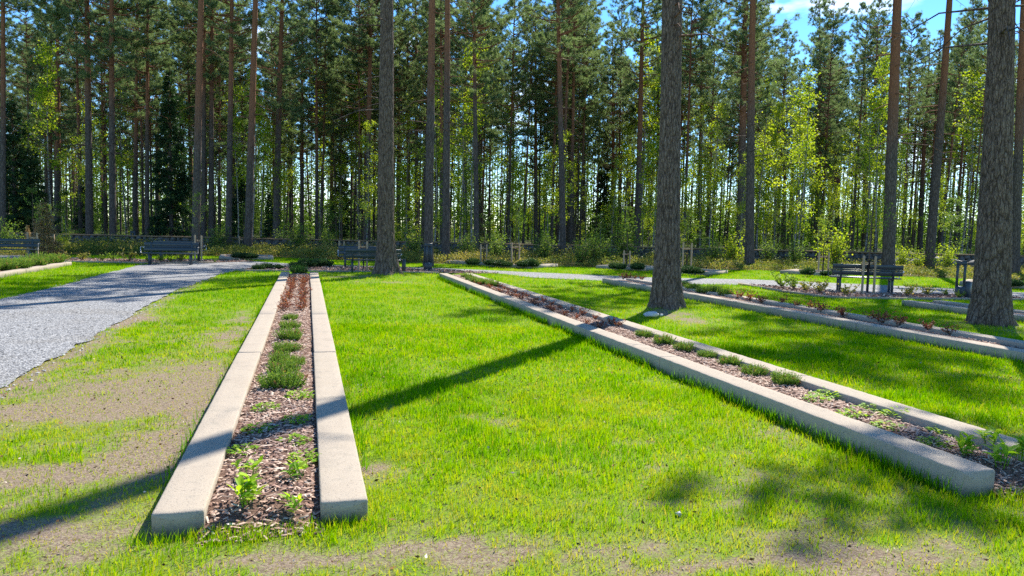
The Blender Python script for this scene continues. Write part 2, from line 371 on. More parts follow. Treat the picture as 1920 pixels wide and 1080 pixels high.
M2 = pp([(100, 484), (265, 487), (300, 487), (450, 488), (480, 490.5), (400, 492.8), (300, 494.5), (262, 494), (120, 491)])
LPATH = pp([(-150, 480), (40, 479.5), (105, 480), (110, 484), (30, 488), (-150, 492)])
LAWN_EDGE = [(-60, 481), (150, 478.5), (300, 480), (480, 481), (560, 485), (700, 491), (860, 497), (960, 500), (1100, 501), (1300, 506), (1420, 507.5), (1560, 512), (1700, 519), (1900, 527)]
LAWN = [(-40, 0.5), (40, .5), (42, 14)] + pp(LAWN_EDGE[::-1]) + [(-40, 44)]
# beds: (near-left x, near y, far-left x, far y, width, kerb width, kerb height)
BEDS = {
 1: dict(a=(-.77, 4.0), b=(-.78, 23.85), w=1.09, k=.25, h=.12, nm='long bed beside the path', joints=(4.9, 8.7, 15.6)),
 2: dict(a=(3.90, 3.58), b=(3.94, 22.9), w=1.07, k=.25, h=.165, nm='bed right of middle lawn', joints=(4.1, 6.2, 10.2, 14.6)),
 3: dict(a=(9.08, 2.5), b=(8.68, 21.2), w=1.06, k=.26, h=.15, nm='bed behind thick middle pine', joints=(4.0, 8.0, 12.0, 16)),
 5: dict(a=(13.3, 5.5), b=(13.45, 14.4), w=1.15, k=.26, h=.13, nm='short bed behind rightmost thick pine', joints=(4.4,)),
 0: dict(a=(-8.85, 12.0), b=(-8.95, 28.6), w=1.15, k=.26, h=.13, nm='far left bed', joints=(4.0, 8.0, 12.2)),
}
def bed_pts(b, u, v):          # u across 0..w, v along (metres)
    a, e = np.array(b['a']), np.array(b['b']); d = e - a; L = np.linalg.norm(d); d = d / L; n = np.array([d[1], -d[0]])
    return a + n * np.asarray(u)[..., None] + d * np.asarray(v)[..., None]
def bed_len(b): return np.linalg.norm(np.array(b['b']) - np.array(b['a']))
def bed_poly(b):
    L = bed_len(b); return [bed_pts(b, np.array(u), np.array(v)) for u, v in ((0, 0), (b['w'], 0), (b['w'], L), (0, L))]
# planters beyond the path: centre, size, rotation
def square(px, py, size, rz):
    c = P(px, py)[:2]; cz, s_ = cos(rz), sin(rz)      # near-right corner -> centre
    off = np.array([-size[0] / 2, size[1] / 2]); return c + np.array([off[0] * cz - off[1] * s_, off[0] * s_ + off[1] * cz])
PLANT = []
for px, py, sz, rz, nm in ((993, 504.5, (2.2, 2.3), radians(-48), 'left of the slim orange pine'), (1206, 509, (2.2, 2.0), radians(-52), 'just left of the thick middle pine'),
                           (1328, 517, (2.2, 2.0), radians(-52), 'just right of the thick middle pine'), (1568, 519.5, (2.2, 2.0), radians(-54), 'behind the right bench'),
                           (1960, 545, (2.4, 2.0), radians(-54), 'at the right edge behind the rightmost thick pine'), (513, 488, (2.2, 2.2), radians(4), 'across the path junction at left'),
                           (508, 479, (1.7, 2.0), radians(4), 'farthest left near the wall'), (905, 498.5, (2.0, 1.8), radians(-48), 'behind the lantern bollard')):
    PLANT.append((square(px, py, sz, rz), sz, rz, nm))
def rect_poly(c, sz, rz, g=0.):
    cz, s_ = cos(rz), sin(rz)
    return [c + np.array([x * cz - y * s_, x * s_ + y * cz]) for x, y in ((-sz[0] / 2 - g, -sz[1] / 2 - g), (sz[0] / 2 + g, -sz[1] / 2 - g), (sz[0] / 2 + g, sz[1] / 2 + g), (-sz[0] / 2 - g, sz[1] / 2 + g))]
NOGRASS = [PATH, M1, M4, M2, LPATH] + [bed_poly(b) for b in BEDS.values()] + [rect_poly(c, s_, r) for c, s_, r, _ in PLANT]
BARE = [(320, 720, .85, .9, .85), (385, 800, .3, 1.5, .8), (150, 775, 1.0, .35, .8), (90, 890, .6, .25, .9), (330, 830, .45, .5, .8), (250, 600, .8, .5, .4), (520, 1045, .40, .14, .8), (980, 1055, .9, .12, .5), (60, 1000, .5, .15, .7),
        (710, 880, .12, .35, .7), (905, 785, .35, .2, .55), (1480, 815, .5, .3, .6), (1420, 905, .4, .12, .5), (1700, 1040, .8, .12, .55), (1290, 600, .55, .45, .9), (1250, 590, .55, .5, .9), (655, 520, 1.0, .3, .75), (720, 530, 1.0, .45, .7), (230, 545, .35, 1., .5),
        (1350, 960, .5, .1, .5), (800, 1030, .5, .1, .5), (440, 620, .25, 2.2, .45), (860, 1010, .3, .1, .4), (1250, 945, .4, .08, .55), (1855, 615, .8, .7, .7), (1330, 1075, 1.2, .12, .5), (1850, 1060, .4, .1, .6)]
def density(x, y):
    d = .90 + .7 * (fbm(x, y, 1.6, 3) - .5)
    left = np.clip((-.75 - x) / .3, 0, 1) * np.clip((17 - y) / 7, 0, 1)
    d -= left * .32
    front = np.clip((4.35 - y - .0 * x) / .9, 0, 1); d -= front * .12
    d -= .10 * np.clip((6.5 - y) / 3, 0, 1)
    wx = x + .5 * (fbm(x, y, 2.5, 11) - .5); wy = y + .5 * (fbm(x, y, 2.5, 12) - .5)
    for px, py, rx, ry, s_ in BARE:
        c = P(px, py); d -= (1.0 if px < 460 else .8) * s_ * np.exp(-(((wx - c[0]) / rx) ** 2 + ((wy - c[1]) / ry) ** 2))
    d -= .5 * np.exp(-((x + 2.75) / .22) ** 2) * (y < 26)
    d += .8 * (fbm(x, y, 5., 5) - .5) + .7 * (fbm(x, y, 17., 6, 3) - .5)
    return np.clip(d, 0, 1)

# ------------------------------------------------------------------ ground
xs = np.unique(np.concatenate([np.linspace(-600, -40, 12), np.linspace(-40, -7, 34), np.arange(-7, 16, .11), np.linspace(16, 60, 45), np.linspace(60, 600, 12)]))
ys = np.unique(np.concatenate([np.linspace(-100, 1, 8), np.arange(1.2, 16, .09), np.arange(16, 50, .3), np.linspace(50, 120, 20), np.linspace(120, 700, 10)]))
gx, gy = np.meshgrid(xs, ys); gxf, gyf = gx.ravel(), gy.ravel()
gz = np.where((gyf < 60) & (gyf > -5), .02 * (fbm(gxf, gyf, .9, 21) - .5), 0)
for (px, py, r_, hgt) in ((1250, 583, .75, .09), (722, 518, 1.0, .10), (1855, 612, .9, .06)):
    c = P(px, py); gz = gz + hgt * np.exp(-((gxf - c[0]) ** 2 + (gyf - c[1]) ** 2) / r_ ** 2)
for b in [PATH]:
    gz = np.where(in_poly(gxf, gyf, b), np.minimum(gz, -.015), gz)
inl = in_poly(gxf, gyf, LAWN)
me = bpy.data.meshes.new('ground'); nx = len(xs); ny = len(ys)
i = (np.arange(ny - 1)[:, None] * nx + np.arange(nx - 1)[None]).ravel()
mb = MB(); mb.add(np.stack([gxf, gyf, gz], 1), np.stack([i, i + 1, i + nx + 1, i + nx], 1))
ground = mb.build('ground', MAT['ground'], smooth=True)
a_ = ground.data.attributes.new('grass', 'FLOAT', 'POINT'); a_.data.foreach_set('value', density(gxf, gyf).astype(np.float32))
a_ = ground.data.attributes.new('forest', 'FLOAT', 'POINT'); a_.data.foreach_set('value', (~inl).astype(np.float32))
tag(ground, kind='structure')
def gheight(x, y):
    z = .02 * (fbm(x, y, .9, 21) - .5)
    for (px, py, r_, hgt) in ((1250, 583, .75, .09), (722, 518, 1.0, .10), (1855, 612, .9, .06)):
        c = P(px, py); z = z + hgt * np.exp(-((x - c[0]) ** 2 + (y - c[1]) ** 2) / r_ ** 2)
    return z

def sheet(name, poly, z, mat, rough=.05, step=.35, kind='structure'):
    import bmesh
    pts = []
    for k in range(len(poly)):
        a, b = np.array(poly[k]), np.array(poly[(k + 1) % len(poly)]); n = max(1, int(np.linalg.norm(b - a) / step))
        for j in range(n):
            q = a + (b - a) * j / n; amp = rough * 1.2
            pts.append(q + amp * np.array([fbm(np.array([q[0]]), np.array([q[1]]), 2.6, 31)[0] - .5, fbm(np.array([q[0]]), np.array([q[1]]), 2.6, 32)[0] - .5]) * 2)
    from mathutils.geometry import delaunay_2d_cdt
    dv, _, df = delaunay_2d_cdt([Vector((p_[0], p_[1])) for p_ in pts], [], [list(range(len(pts)))], 1, 1e-5)[:3]
    bm = bmesh.new(); bv = [bm.verts.new((p_[0], p_[1], z)) for p_ in dv]; [bm.faces.new([bv[q] for q in f_]) for f_ in df]
    bm.normal_update()
    for f in bm.faces:
        if f.normal.z < 0: f.normal_flip()
    me = bpy.data.meshes.new(name); bm.to_mesh(me); bm.free(); me.materials.append(mat)
    o = link(name, me); return tag(o, kind=kind)
sheet('gravel_path', PATH, .008, MAT['gravel'], .08, .08)
sheet('gravel_path', LPATH, .014, MAT['gravel'], .08)
sheet('mulch_ground', M1, .022, MAT['mulch'], .02)
sheet('mulch_ground', M4, .022, MAT['mulch'], .02)
sheet('mulch_ground', M2, .022, MAT['mulch'], .02)
# loose stones on the path and strewn over its edge
def pebbles():
    mb = MB(); n = 9000; x = rng.uniform(-5.8, -2.6, n); y = rng.uniform(6, 24, n); e = np.minimum(np.abs(x + 2.85), np.abs(x + 5.75))
    k = (rng.uniform(0, 1, n) < np.exp(-e / .25) + .25) ; x, y = x[k], y[k]; n = len(x); r = rng.gamma(3, .0022, n) + .003; z = np.where(x > -2.85, .004, .010)
    o = np.array([(1, 0, 0), (0, 1, 0), (-1, 0, 0), (0, -1, 0), (0, 0, .8)]); a = rng.uniform(0, 6.28, n); ca, sa = np.cos(a), np.sin(a)
    v = np.stack([np.stack([x + r * (q[0] * ca - q[1] * sa) * (1.3 if q[0] else .9), y + r * (q[0] * sa + q[1] * ca), z + q[2] * r * rng.uniform(.7, 1.1, n)], 1) for q in o], 1)
    f = np.array([(0, 1, 4), (1, 2, 4), (2, 3, 4), (3, 0, 4)]); mb.add(v, (np.arange(n)[:, None, None] * 5 + f[None]).reshape(-1, 3), np.repeat(rng.uniform(0, 1, n), 5))
    t = NT('loose_gravel'); m = t.fin(t.pbr(t.ramp(t.attr('var'), [(0, (.08, .08, .082)), (.5, (.24, .235, .23)), (1, (.5, .49, .47))]), .9, .2))
    tag(mb.build('gravel_stones', m), 'loose grey gravel stones on the path and along its grass edge', 'gravel', None, 'stuff')
pebbles()
# thin steel edging between lawn and mulch
def edging(pxl, label):
    pts = [P(a, b) for a, b in pxl]; mb = MB()
    for a, b in zip(pts[:-1], pts[1:]):
        d = b - a; L = np.linalg.norm(d); mb.box(((a + b) / 2) + np.array([0, 0, .03]), (L + .01, .045, .08), atan2(d[1], d[0]))
    tag(mb.build('lawn_edging', MAT['kerb']), label, 'edging')
edging([(440, 509.2), (520, 509.8), (700, 511.8), (822, 513.5)], 'thin grey edging strip between lawn and mulch behind the first long bed')
edging([(1385, 534), (1467, 548.3), (1533, 557.8), (1583, 561.3), (1700, 562.8), (1830, 563.8), (1920, 564.2)], 'thin curved grey edging strip in front of the right bench mulch')
edging([(110, 492), (262, 495), (300, 495), (400, 493.5)], 'thin edging strip in front of the mulch by the second bench')

# ------------------------------------------------------------------ kerbs and beds
def kerb_block(c, L, w, h, rz, near, label, group, seed):
    nx_ = max(2, int(L / (.04 if near else .5))); prof = [(-.5, -1), (-.5, 0), (-.5, .5), (-.5, .93), (-.487, .978), (-.455, 1), (-.2, 1), (0, 1), (.2, 1), (.455, 1), (.487, .978), (.5, .93), (.5, .5), (.5, 0), (.5, -1)]
    m = len(prof); X = np.linspace(-L / 2, L / 2, nx_ + 1)
    X = np.concatenate([[-L / 2], [-L / 2 + .012], X[1:-1], [L / 2 - .012], [L / 2]]); n = len(X)
    V = np.zeros((n, m, 3))
    for k, (a, b) in enumerate(prof):
        V[:, k, 0] = X; V[:, k, 1] = a * w; V[:, k, 2] = b * h if b >= 0 else -.06
    for e in (0, n - 1):
        V[e, 3:12, 2] -= .007; V[e, :, 1] *= .985
    g = V.reshape(-1, 3)
    amp = .0035 if near else .003
    q = fbm(g[:, 0] + g[:, 2] * 3 + seed * 3.1, g[:, 1] * 1.5 + g[:, 2] * 2, 14, 41) - .5
    edge = np.abs(np.abs(g[:, 1]) / w - .45) < .08
    g = g.copy(); g[:, 2] += np.where(g[:, 2] > h * .5, amp * q * np.where(edge, 2.2, 1), 0); g[:, 1] += amp * 1.2 * (fbm(g[:, 0] + 9 + seed, g[:, 2] * 6, 9, 42) - .5)
    endm = (np.abs(np.abs(g[:, 0]) - L / 2) < .02)
    g[:, 0] += np.where(endm, .02 * (fbm(g[:, 1] * 1. + seed, g[:, 2] * 1.5, 22, 43) - .5) * (1 if near else .3), 0)
    i = (np.arange(n - 1)[:, None] * m + np.arange(m - 1)[None]).ravel()
    mb = MB(); mb.add(g, np.stack([i, i + m, i + m + 1, i + 1], 1))
    # end caps as fans
    for e, fl in ((0, 0), (n - 1, 1)):
        idx = e * m + np.arange(m); c0 = g[idx].mean(0) + np.array([(-1 if e == 0 else 1) * .004, 0, 0]); mb.add(c0[None], np.zeros((0, 3), int)); ci = mb.n - 1
        tri = np.stack([idx, np.roll(idx, -1), np.full(m, ci)], 1); mb.f[3].append(tri[:, ::-1] if fl else tri)
    o = mb.build('kerb_beam', MAT['kerb'], smooth=False); o.location = (c[0], c[1], 0); o.rotation_euler = (0, 0, rz)
    return tag(o, label, 'kerb', group)
def mound(b, key):
    L = bed_len(b); nu, nv = 9, int(L / .12); U, V_ = np.meshgrid(np.linspace(b['k'] - .02, b['w'] - b['k'] + .02, nu), np.linspace(-.12, L, nv)); q = bed_pts(b, U.ravel(), V_.ravel())
    e = np.abs(np.linspace(-1, 1, nu))[None] * np.ones((nv, 1))
    z = b['h'] * .50 + .035 * (1 - e.ravel() ** 2) + .03 * (fbm(q[:, 0], q[:, 1], 3, 51) - .5)
    z *= np.clip((V_.ravel() + .12) / .35, 0.0, 1)
    i = (np.arange(nv - 1)[:, None] * nu + np.arange(nu - 1)[None]).ravel(); mb = MB(); mb.add(np.stack([q[:, 0], q[:, 1], z], 1), np.stack([i, i + 1, i + nu + 1, i + nu], 1))
    o = mb.build('mulch_ground', MAT['mulch'], smooth=True); tag(o, kind='structure')
def bed_z(b, u, v):
    e = (np.asarray(u) - b['w'] / 2) / (b['w'] / 2 - b['k']); q = bed_pts(b, np.asarray(u), np.asarray(v))
    z = b['h'] * .50 + .035 * (1 - e ** 2) + .03 * (fbm(np.atleast_1d(q[..., 0]), np.atleast_1d(q[..., 1]), 3, 51) - .5)
    return z * np.clip((np.asarray(v) + .12) / .35, 0, 1)
for key, b in BEDS.items():
    L = bed_len(b); d = np.array(b['b']) - np.array(b['a']); rz = atan2(d[1], d[0])
    for side, u in (('left', b['k'] / 2), ('right', b['w'] - b['k'] / 2)):
        cuts = [0.] + [j + rng.uniform(-.06, .06) for j in b['joints']] + [L]
        if key == 1: cuts = ([0, 4.95, 8.72, 15.5, 17.2, L] if side == 'left' else [0, 4.87, 8.66, 15.6, L])
        if side == 'right' and key == 2: cuts = [.35, 2.9, 6.15, 10.5, 14.6, L + .1]
        for k, (v0, v1) in enumerate(zip(cuts[:-1], cuts[1:])):
            c = bed_pts(b, np.array(u), np.array((v0 + v1) / 2)); near = np.hypot(*c) < 13
            n_ = len(cuts) - 1
            pos = 'front' if k == 0 else ('far end' if k == n_ - 1 else ORD[k] + ' from the front')
            kerb_block(c + rng.uniform(-.006, .006, 2), v1 - v0 - .022, b['k'], b['h'] + rng.uniform(-.004, .004), rz + rng.uniform(-.001, .001), near,
                       f"pale concrete kerb beam, {pos}, {side} side of {b['nm']}", 'concrete kerb beams edging the beds', key * 10 + k + (5 if side == 'left' else 0))
    mound(b, key)
# far end pieces are open, near chips
def chips(b, key):
    L = bed_len(b); mb = MB()
    zones = [(-.15, 4.5, 1500), (4.5, 9, 900), (9, L, 380)] if key in (1, 2) else [(0, L, 150)]
    for v0, v1, dn in zones:
        A = (b['w'] - 2 * b['k']) * (v1 - v0); n = int(A * dn); u = rng.uniform(b['k'] + .01, b['w'] - b['k'] - .01, n); v = rng.uniform(v0, v1, n)
        q = bed_pts(b, u, v); z = bed_z(b, u, v) + rng.uniform(.0, .018, n)
        sc_ = 1.0 if v0 < 9 else 1.5
        Ln = rng.gamma(5, .0075, n) * sc_; Wd = rng.uniform(.004, .010, n) * sc_
        d = rdirs(n, -.35, .35); s = np.cross(d, np.array([0, 0, 1.]) + rdirs(n) * .5); s /= np.linalg.norm(s, axis=1)[:, None]; up = np.cross(s, d)
        c = np.stack([q[:, 0], q[:, 1], z], 1); Lh = Ln[:, None] / 2; Wh = Wd[:, None]
        th = np.minimum(Wh * .7, .006)
        vv = np.stack([c - d * Lh - s * Wh * .6, c - d * Lh * .9 + s * Wh * .7, c + d * Lh + s * Wh * .5, c + d * Lh * .85 - s * Wh, c - d * Lh * .5 + up * th, c + d * Lh * .5 + up * th], 1)
        f = np.array([(0, 4, 5, 3), (1, 2, 5, 4)]); T = np.array([(0, 1, 4), (2, 3, 5)])
        var = np.clip(rng.beta(1.6, 1.8, n) + .12 * (fbm(q[:, 0], q[:, 1], 2, 61) - .5), 0, 1)
        n0 = mb.n; mb.add(vv, (np.arange(n)[:, None, None] * 6 + f[None]).reshape(-1, 4), np.repeat(var, 6)); mb.f[3].append((np.arange(n)[:, None, None] * 6 + T[None]).reshape(-1, 3) + n0)
    tag(mb.build('bark_chips', MAT['chip']), f"brown bark chips covering {b['nm']}", 'bark chips', None, 'stuff')
for key in (1, 2, 3, 5, 0): chips(BEDS[key], key)
def chips_poly(poly, n, nm):
    poly = np.array(poly); lo, hi = poly.min(0), poly.max(0); x = rng.uniform(lo[0], hi[0], n * 4); y = rng.uniform(lo[1], hi[1], n * 4); k = in_poly(x, y, poly); x, y = x[k][:n], y[k][:n]
    m = len(x); mb = MB(); leaves(mb, np.stack([x, y, rng.uniform(.024, .05, m)], 1), rdirs(m, -.3, .4), rng.uniform(.06, .12, m), rng.uniform(.012, .025, m), rng.beta(1.6, 1.8, m))
    tag(mb.build('bark_chips', MAT['chip']), nm, 'bark chips', None, 'stuff')
chips_poly(M1, 2600, 'bark chips in the mulch strip behind the long bed'); chips_poly(M4, 3000, 'bark chips in the curved mulch strip under the right bench'); chips_poly(M2, 1500, 'bark chips in the mulch strip by the second bench')
for c, sz, rz, nm in PLANT:
    root = thing('planter_frame', (c[0], c[1], 0), f'low square concrete planter frame {nm}', 'planter', 'square planters beyond the path', rz)
    mb = MB(); w, h = .2, .15
    mb.box((0, -sz[1] / 2 + w / 2, h / 2 - .02), (sz[0], w, h + .04)); mb.box((0, sz[1] / 2 - w / 2, h / 2 - .02), (sz[0], w, h + .04))
    mb.box((-sz[0] / 2 + w / 2, 0, h / 2 - .02), (w, sz[1] - 2 * w - .002, h + .04)); mb.box((sz[0] / 2 - w / 2, 0, h / 2 - .02), (w, sz[1] - 2 * w - .002, h + .04))
    mb.build('frame', MAT['kerb'], root)
    mb = MB(); g_ = 10; X, Y = np.meshgrid(np.linspace(-sz[0] / 2 + w, sz[0] / 2 - w, g_), np.linspace(-sz[1] / 2 + w, sz[1] / 2 - w, g_)); Z = .09 + .05 * (fbm(X.ravel() + c[0], Y.ravel() + c[1], 4, 3) - .5)
    i = (np.arange(g_ - 1)[:, None] * g_ + np.arange(g_ - 1)[None]).ravel(); mb.add(np.stack([X.ravel(), Y.ravel(), Z], 1), np.stack([i, i + 1, i + g_ + 1, i + g_], 1)); mb.build('soil', MAT['mulch'], root)

# ------------------------------------------------------------------ grass
def frustum_pts(d0, d1, n):
    d = np.sqrt(rng.uniform(d0 * d0, d1 * d1, n)); lat = rng.uniform(-.78, .78, n) * d; lat = np.where(d < 9, lat * 1.12, lat)
    p = FH[None, :2] * d[:, None] + RT[None, :2] * lat[:, None]; return p[:, 0], p[:, 1], d
def grow(x, y, hgt, wid, var, two, lean=.55):
    n = len(x); z = gheight(x, y) - .004; b = np.stack([x, y, z], 1)
    a = rng.uniform(0, 2 * pi, n); l = rng.uniform(.05, 1, n) * lean
    d = np.stack([np.cos(a) * l, np.sin(a) * l, np.ones(n)], 1); d /= np.linalg.norm(d, axis=1)[:, None]
    fa = rng.uniform(0, 2 * pi, n); s = np.stack([np.cos(fa), np.sin(fa), np.zeros(n)], 1) * wid[:, None] / 2
    mid = b + d * hgt[:, None] * .55; d2 = d + np.stack([np.cos(a), np.sin(a), -.3 * np.ones(n)], 1) * (l * .7)[:, None]
    tip = mid + d2 / np.linalg.norm(d2, axis=1)[:, None] * hgt[:, None] * .5
    if two:
        v = np.stack([b - s, b + s, mid + s * .8, mid - s * .8, tip], 1); k = np.arange(n) * 5
        return v.reshape(-1, 3), np.stack([k, k + 1, k + 2, k + 3], 1), np.stack([k + 3, k + 2, k + 4], 1), np.repeat(var, 5)
    v = np.stack([b - s, b + s, tip], 1); k = np.arange(n) * 3
    return v.reshape(-1, 3), np.zeros((0, 4), int), np.stack([k, k + 1, k + 2], 1), np.repeat(var, 3)
mb = MB()
def put(x, y, hgt, wid, var, two, lean=.55):
    v, q, t3, a = grow(x, y, hgt, wid, var, two, lean); n0 = mb.n
    mb.v.append(v); mb.a.append(a); mb.n += len(v)
    if len(q): mb.f[4].append(q + n0)
    mb.f[3].append(t3 + n0)
for d0, d1, dn, w0, two in ((2.3, 4.6, 5200, .0042, True), (4.6, 7.5, 3800, .0055, True), (7.5, 12, 2100, .0080, True), (12, 20, 1000, .011, False), (20, 40, 380, .016, False)):
    A = (.87 if d1 < 9 else .78) * (d1 ** 2 - d0 ** 2); n = int(A * dn); x, y, d = frustum_pts(d0, d1, n)
    k = in_poly(x, y, LAWN)
    for pl in NOGRASS: k &= ~in_poly(x, y, pl)
    x, y = x[k], y[k]; de = density(x, y)
    k = rng.uniform(0, 1, len(x)) < np.clip(de * 1.1 - .02, .2, 1); x, y, de = x[k], y[k], de[k]; n = len(x)
    tuft = fbm(x, y, 2.2, 71); t2 = fbm(x, y, 7, 72)
    hgt = (.026 + .046 * np.clip((tuft - .3) * 1.6, 0, 1) + .025 * t2) * rng.uniform(.5, 1.35, n) * (.35 + .72 * de) * (1.15 if d0 > 12 else 1)
    var = .42 + .5 * (.52 - tuft) + .35 * (fbm(x, y, .8, 77) - .5) + .5 * (t2 - .5) + rng.normal(0, .13, n) + .30 * (1 - de) + .14 * np.clip((8 - y) / 4, 0, 1)
    dry = rng.uniform(0, 1, n) < (.025 + .12 * (1 - de)); var = np.where(dry, rng.uniform(.85, 1, n), np.clip(var, 0, .86))
    put(x, y, hgt, w0 * rng.uniform(.7, 1.4, n), var, two)
# dry straw lying on the thin places
x, y, d = frustum_pts(2.4, 10, 150000); k = in_poly(x, y, LAWN)
for pl in NOGRASS: k &= ~in_poly(x, y, pl)
x, y = x[k], y[k]; k = rng.uniform(0, 1, len(x)) < .9 - .8 * density(x, y); x, y = x[k], y[k]; n = len(x)
put(x, y, rng.uniform(.012, .045, n), rng.uniform(.0018, .004, n), rng.uniform(.6, 1, n), True, 4.0)
# longer dark tufts hugging the kerbs
for key, b in BEDS.items():
    L = bed_len(b)
    for uu, dn in ((-.03, 260 if key == 2 else 60), (b['w'] + .03, 60)):
        n = int(L * dn); v = rng.uniform(.0, L, n); k = fbm(v, v * 0 + key, 1.7, 81) + .2 * (key == 2) > .52; v = v[k]; n = len(v)
        u = uu + rng.normal(0, .02, n) + (-.02 if uu < 0 else .02); q = bed_pts(b, u, v)
        put(q[:, 0], q[:, 1], rng.uniform(.06, .15, n), rng.uniform(.004, .006, n) * (1 if key < 2 else 1.2), np.clip(rng.normal(.15, .1, n), 0, 1), True, .35)
# rough grass at the near ends of the beds
for key in (1, 2):
    b = BEDS[key]; n = 900; u = rng.uniform(-.1, b['w'] + .1, n); v = -np.abs(rng.normal(0, .10, n)) - .02; q = bed_pts(b, u, v)
    put(q[:, 0], q[:, 1], rng.uniform(.03, .09, n), rng.uniform(.003, .005, n), np.clip(rng.normal(.5, .2, n), 0, 1), True)
tag(mb.build('grass', MAT['grass']), 'fresh spring lawn grass with thin dry patches', 'grass', None, 'stuff')
# litter on the lawn
x, y, d = frustum_pts(2.5, 10, 3200); k = in_poly(x, y, LAWN)
for pl in NOGRASS: k &= ~in_poly(x, y, pl)
x, y = x[k], y[k]; n = len(x); mb = MB(); leaves(mb, np.stack([x, y, gheight(x, y) + rng.uniform(.006, .03, n)], 1), rdirs(n, -.2, .5), rng.gamma(3, .006, n) + .006, rng.uniform(.003, .010, n), rng.beta(.8, 1.1, n))
tag(mb.build('leaf_litter', MAT['dryleaf']), 'small dry leaves and bits of bark scattered on the lawn', 'leaf litter', None, 'stuff')

# ------------------------------------------------------------------ stones
def rock_mesh(seed, sx, sy, sz, n=10, name='rock', mat='stone', rough=.35):
    th = np.linspace(0, pi, n); ph = np.arange(2 * n) * pi / n; T_, H_ = np.meshgrid(th, ph, indexing='ij')
    v = np.stack([np.sin(T_) * np.cos(H_), np.sin(T_) * np.sin(H_), np.cos(T_)], -1).reshape(-1, 3)
    v = np.sign(v) * np.abs(v) ** .8
    r = np.array([1 + rough * mnoise.fractal(Vector(p * 1.1) + Vector((seed * 5.1, seed, 0)), 1, 2, 3) for p in v])
    v = v * r[:, None] * np.array([sx, sy, sz]); m = 2 * n
    i = np.arange(n - 1)[:, None] * m; j = np.arange(m)[None]; k = (j + 1) % m
    return v, np.stack([i + j, i + m + j, i + m + k, i + k], -1).reshape(-1, 4)
c = P(1222, 598); v, f = rock_mesh(3, .14, .09, .045); mb = MB(); mb.add(v, f); o = mb.build('stone', MAT['pale'], smooth=True); o.location = (c[0], c[1], .09); tag(o, 'pale flat stone lying at the foot of the thick middle pine', 'stone')
for px, py, s_, lab in ((305, 990, .016, 'small white pebble below the front of the left kerb row'), (1272, 967, .018, 'small white pebble in the bottom right lawn'), (1240, 600, .03, 'small pale pebble beside the flat stone at the pine')):
    c = P(px, py); v, f = rock_mesh(px, s_, s_ * .8, s_ * .7, 6); mb = MB(); mb.add(v, f); o = mb.build('pebble', MAT['pale'], smooth=True); o.location = (c[0], c[1], .012 + (.08 if px == 1240 else 0)); tag(o, lab, 'pebble')
# ------------------------------------------------------------------ plants
def bleaf(mb, b, d, up, L, w, var, droop=.25):
    d = d / np.linalg.norm(d); s = np.cross(d, up); s /= np.linalg.norm(s) + 1e-9; n = np.cross(s, d)
    q = lambda t_, k, h: b + d * L * t_ + s * w * k + n * (h * w - droop * L * t_ * t_)
    v = [q(0, 0, 0), q(.3, -.85, .35), q(.65, -.8, .35), q(1, 0, 0), q(.65, .8, .35), q(.3, .85, .35), q(.32, 0, 0), q(.67, 0, 0)]
    n0 = mb.n; mb.add(v, [(1, 2, 7, 6), (6, 7, 4, 5)], var); mb.f[3].append(np.array([(0, 1, 6), (2, 3, 7), (7, 3, 4), (0, 6, 5)]) + n0)
def heather_mesh(seed, h=.165, r=.165, n=260, mat='heather', name='heather_sprigs', upright=.8, nl=.015, wv=.0034, dens_=28, tipred=.05):
    mb = MB(); a = rng.uniform(0, 2 * pi, n); rr = r * .75 * np.sqrt(rng.uniform(0, 1, n)) * (1 + .25 * np.sin(a * 3 + seed))
    b = np.stack([rr * np.cos(a), rr * np.sin(a), np.zeros(n)], 1)
    d = np.stack([np.cos(a) * rr / r * .62, np.sin(a) * rr / r * .62, np.full(n, upright)], 1) + rng.normal(0, .16, (n, 3)); d /= np.linalg.norm(d, axis=1)[:, None]
    L = h * rng.uniform(.55, 1.15, n) * (1.1 - .35 * rr / r)
    needles(mb, b, d, L, .0022, np.full(n, .15))
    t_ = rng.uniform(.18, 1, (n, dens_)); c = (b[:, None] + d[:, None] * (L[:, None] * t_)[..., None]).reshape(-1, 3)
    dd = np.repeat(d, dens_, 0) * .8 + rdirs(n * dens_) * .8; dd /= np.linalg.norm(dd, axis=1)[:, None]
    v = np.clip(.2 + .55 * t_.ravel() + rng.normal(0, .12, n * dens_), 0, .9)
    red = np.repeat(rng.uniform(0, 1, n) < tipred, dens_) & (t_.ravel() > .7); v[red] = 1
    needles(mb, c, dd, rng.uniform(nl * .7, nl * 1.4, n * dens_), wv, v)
    return mesh_only(mb, name, MAT[mat])
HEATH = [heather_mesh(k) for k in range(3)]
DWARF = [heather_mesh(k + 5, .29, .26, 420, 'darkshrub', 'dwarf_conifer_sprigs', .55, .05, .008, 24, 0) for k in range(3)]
def broad_mesh(seed, ns=6, h=.10):
    mb = MB()
    for k in range(ns):
        a = rng.uniform(0, 2 * pi); o = np.array([cos(a), sin(a), 0]) * rng.uniform(.005, .05); top = o * 1.8 + np.array([0, 0, h * rng.uniform(.5, 1.15)])
        mb.tube([o, (o + top) / 2 + .004, top], [.0035, .003, .002], 5, False, .4)
        for j in range(rng.integers(4, 7)):
            aa = rng.uniform(0, 2 * pi); el = rng.uniform(.15, 1.1); d = np.array([cos(aa) * cos(el), sin(aa) * cos(el), sin(el)])
            bleaf(mb, top - np.array([0, 0, .012 * j]), d, np.array([0, 0, 1.]) + rng.normal(0, .15, 3), rng.uniform(.055, .10), rng.uniform(.013, .020), np.clip(rng.normal(.6, .25), 0, 1), rng.uniform(.05, .35))
    return mesh_only(mb, 'perennial_leaves', MAT['perennial'])
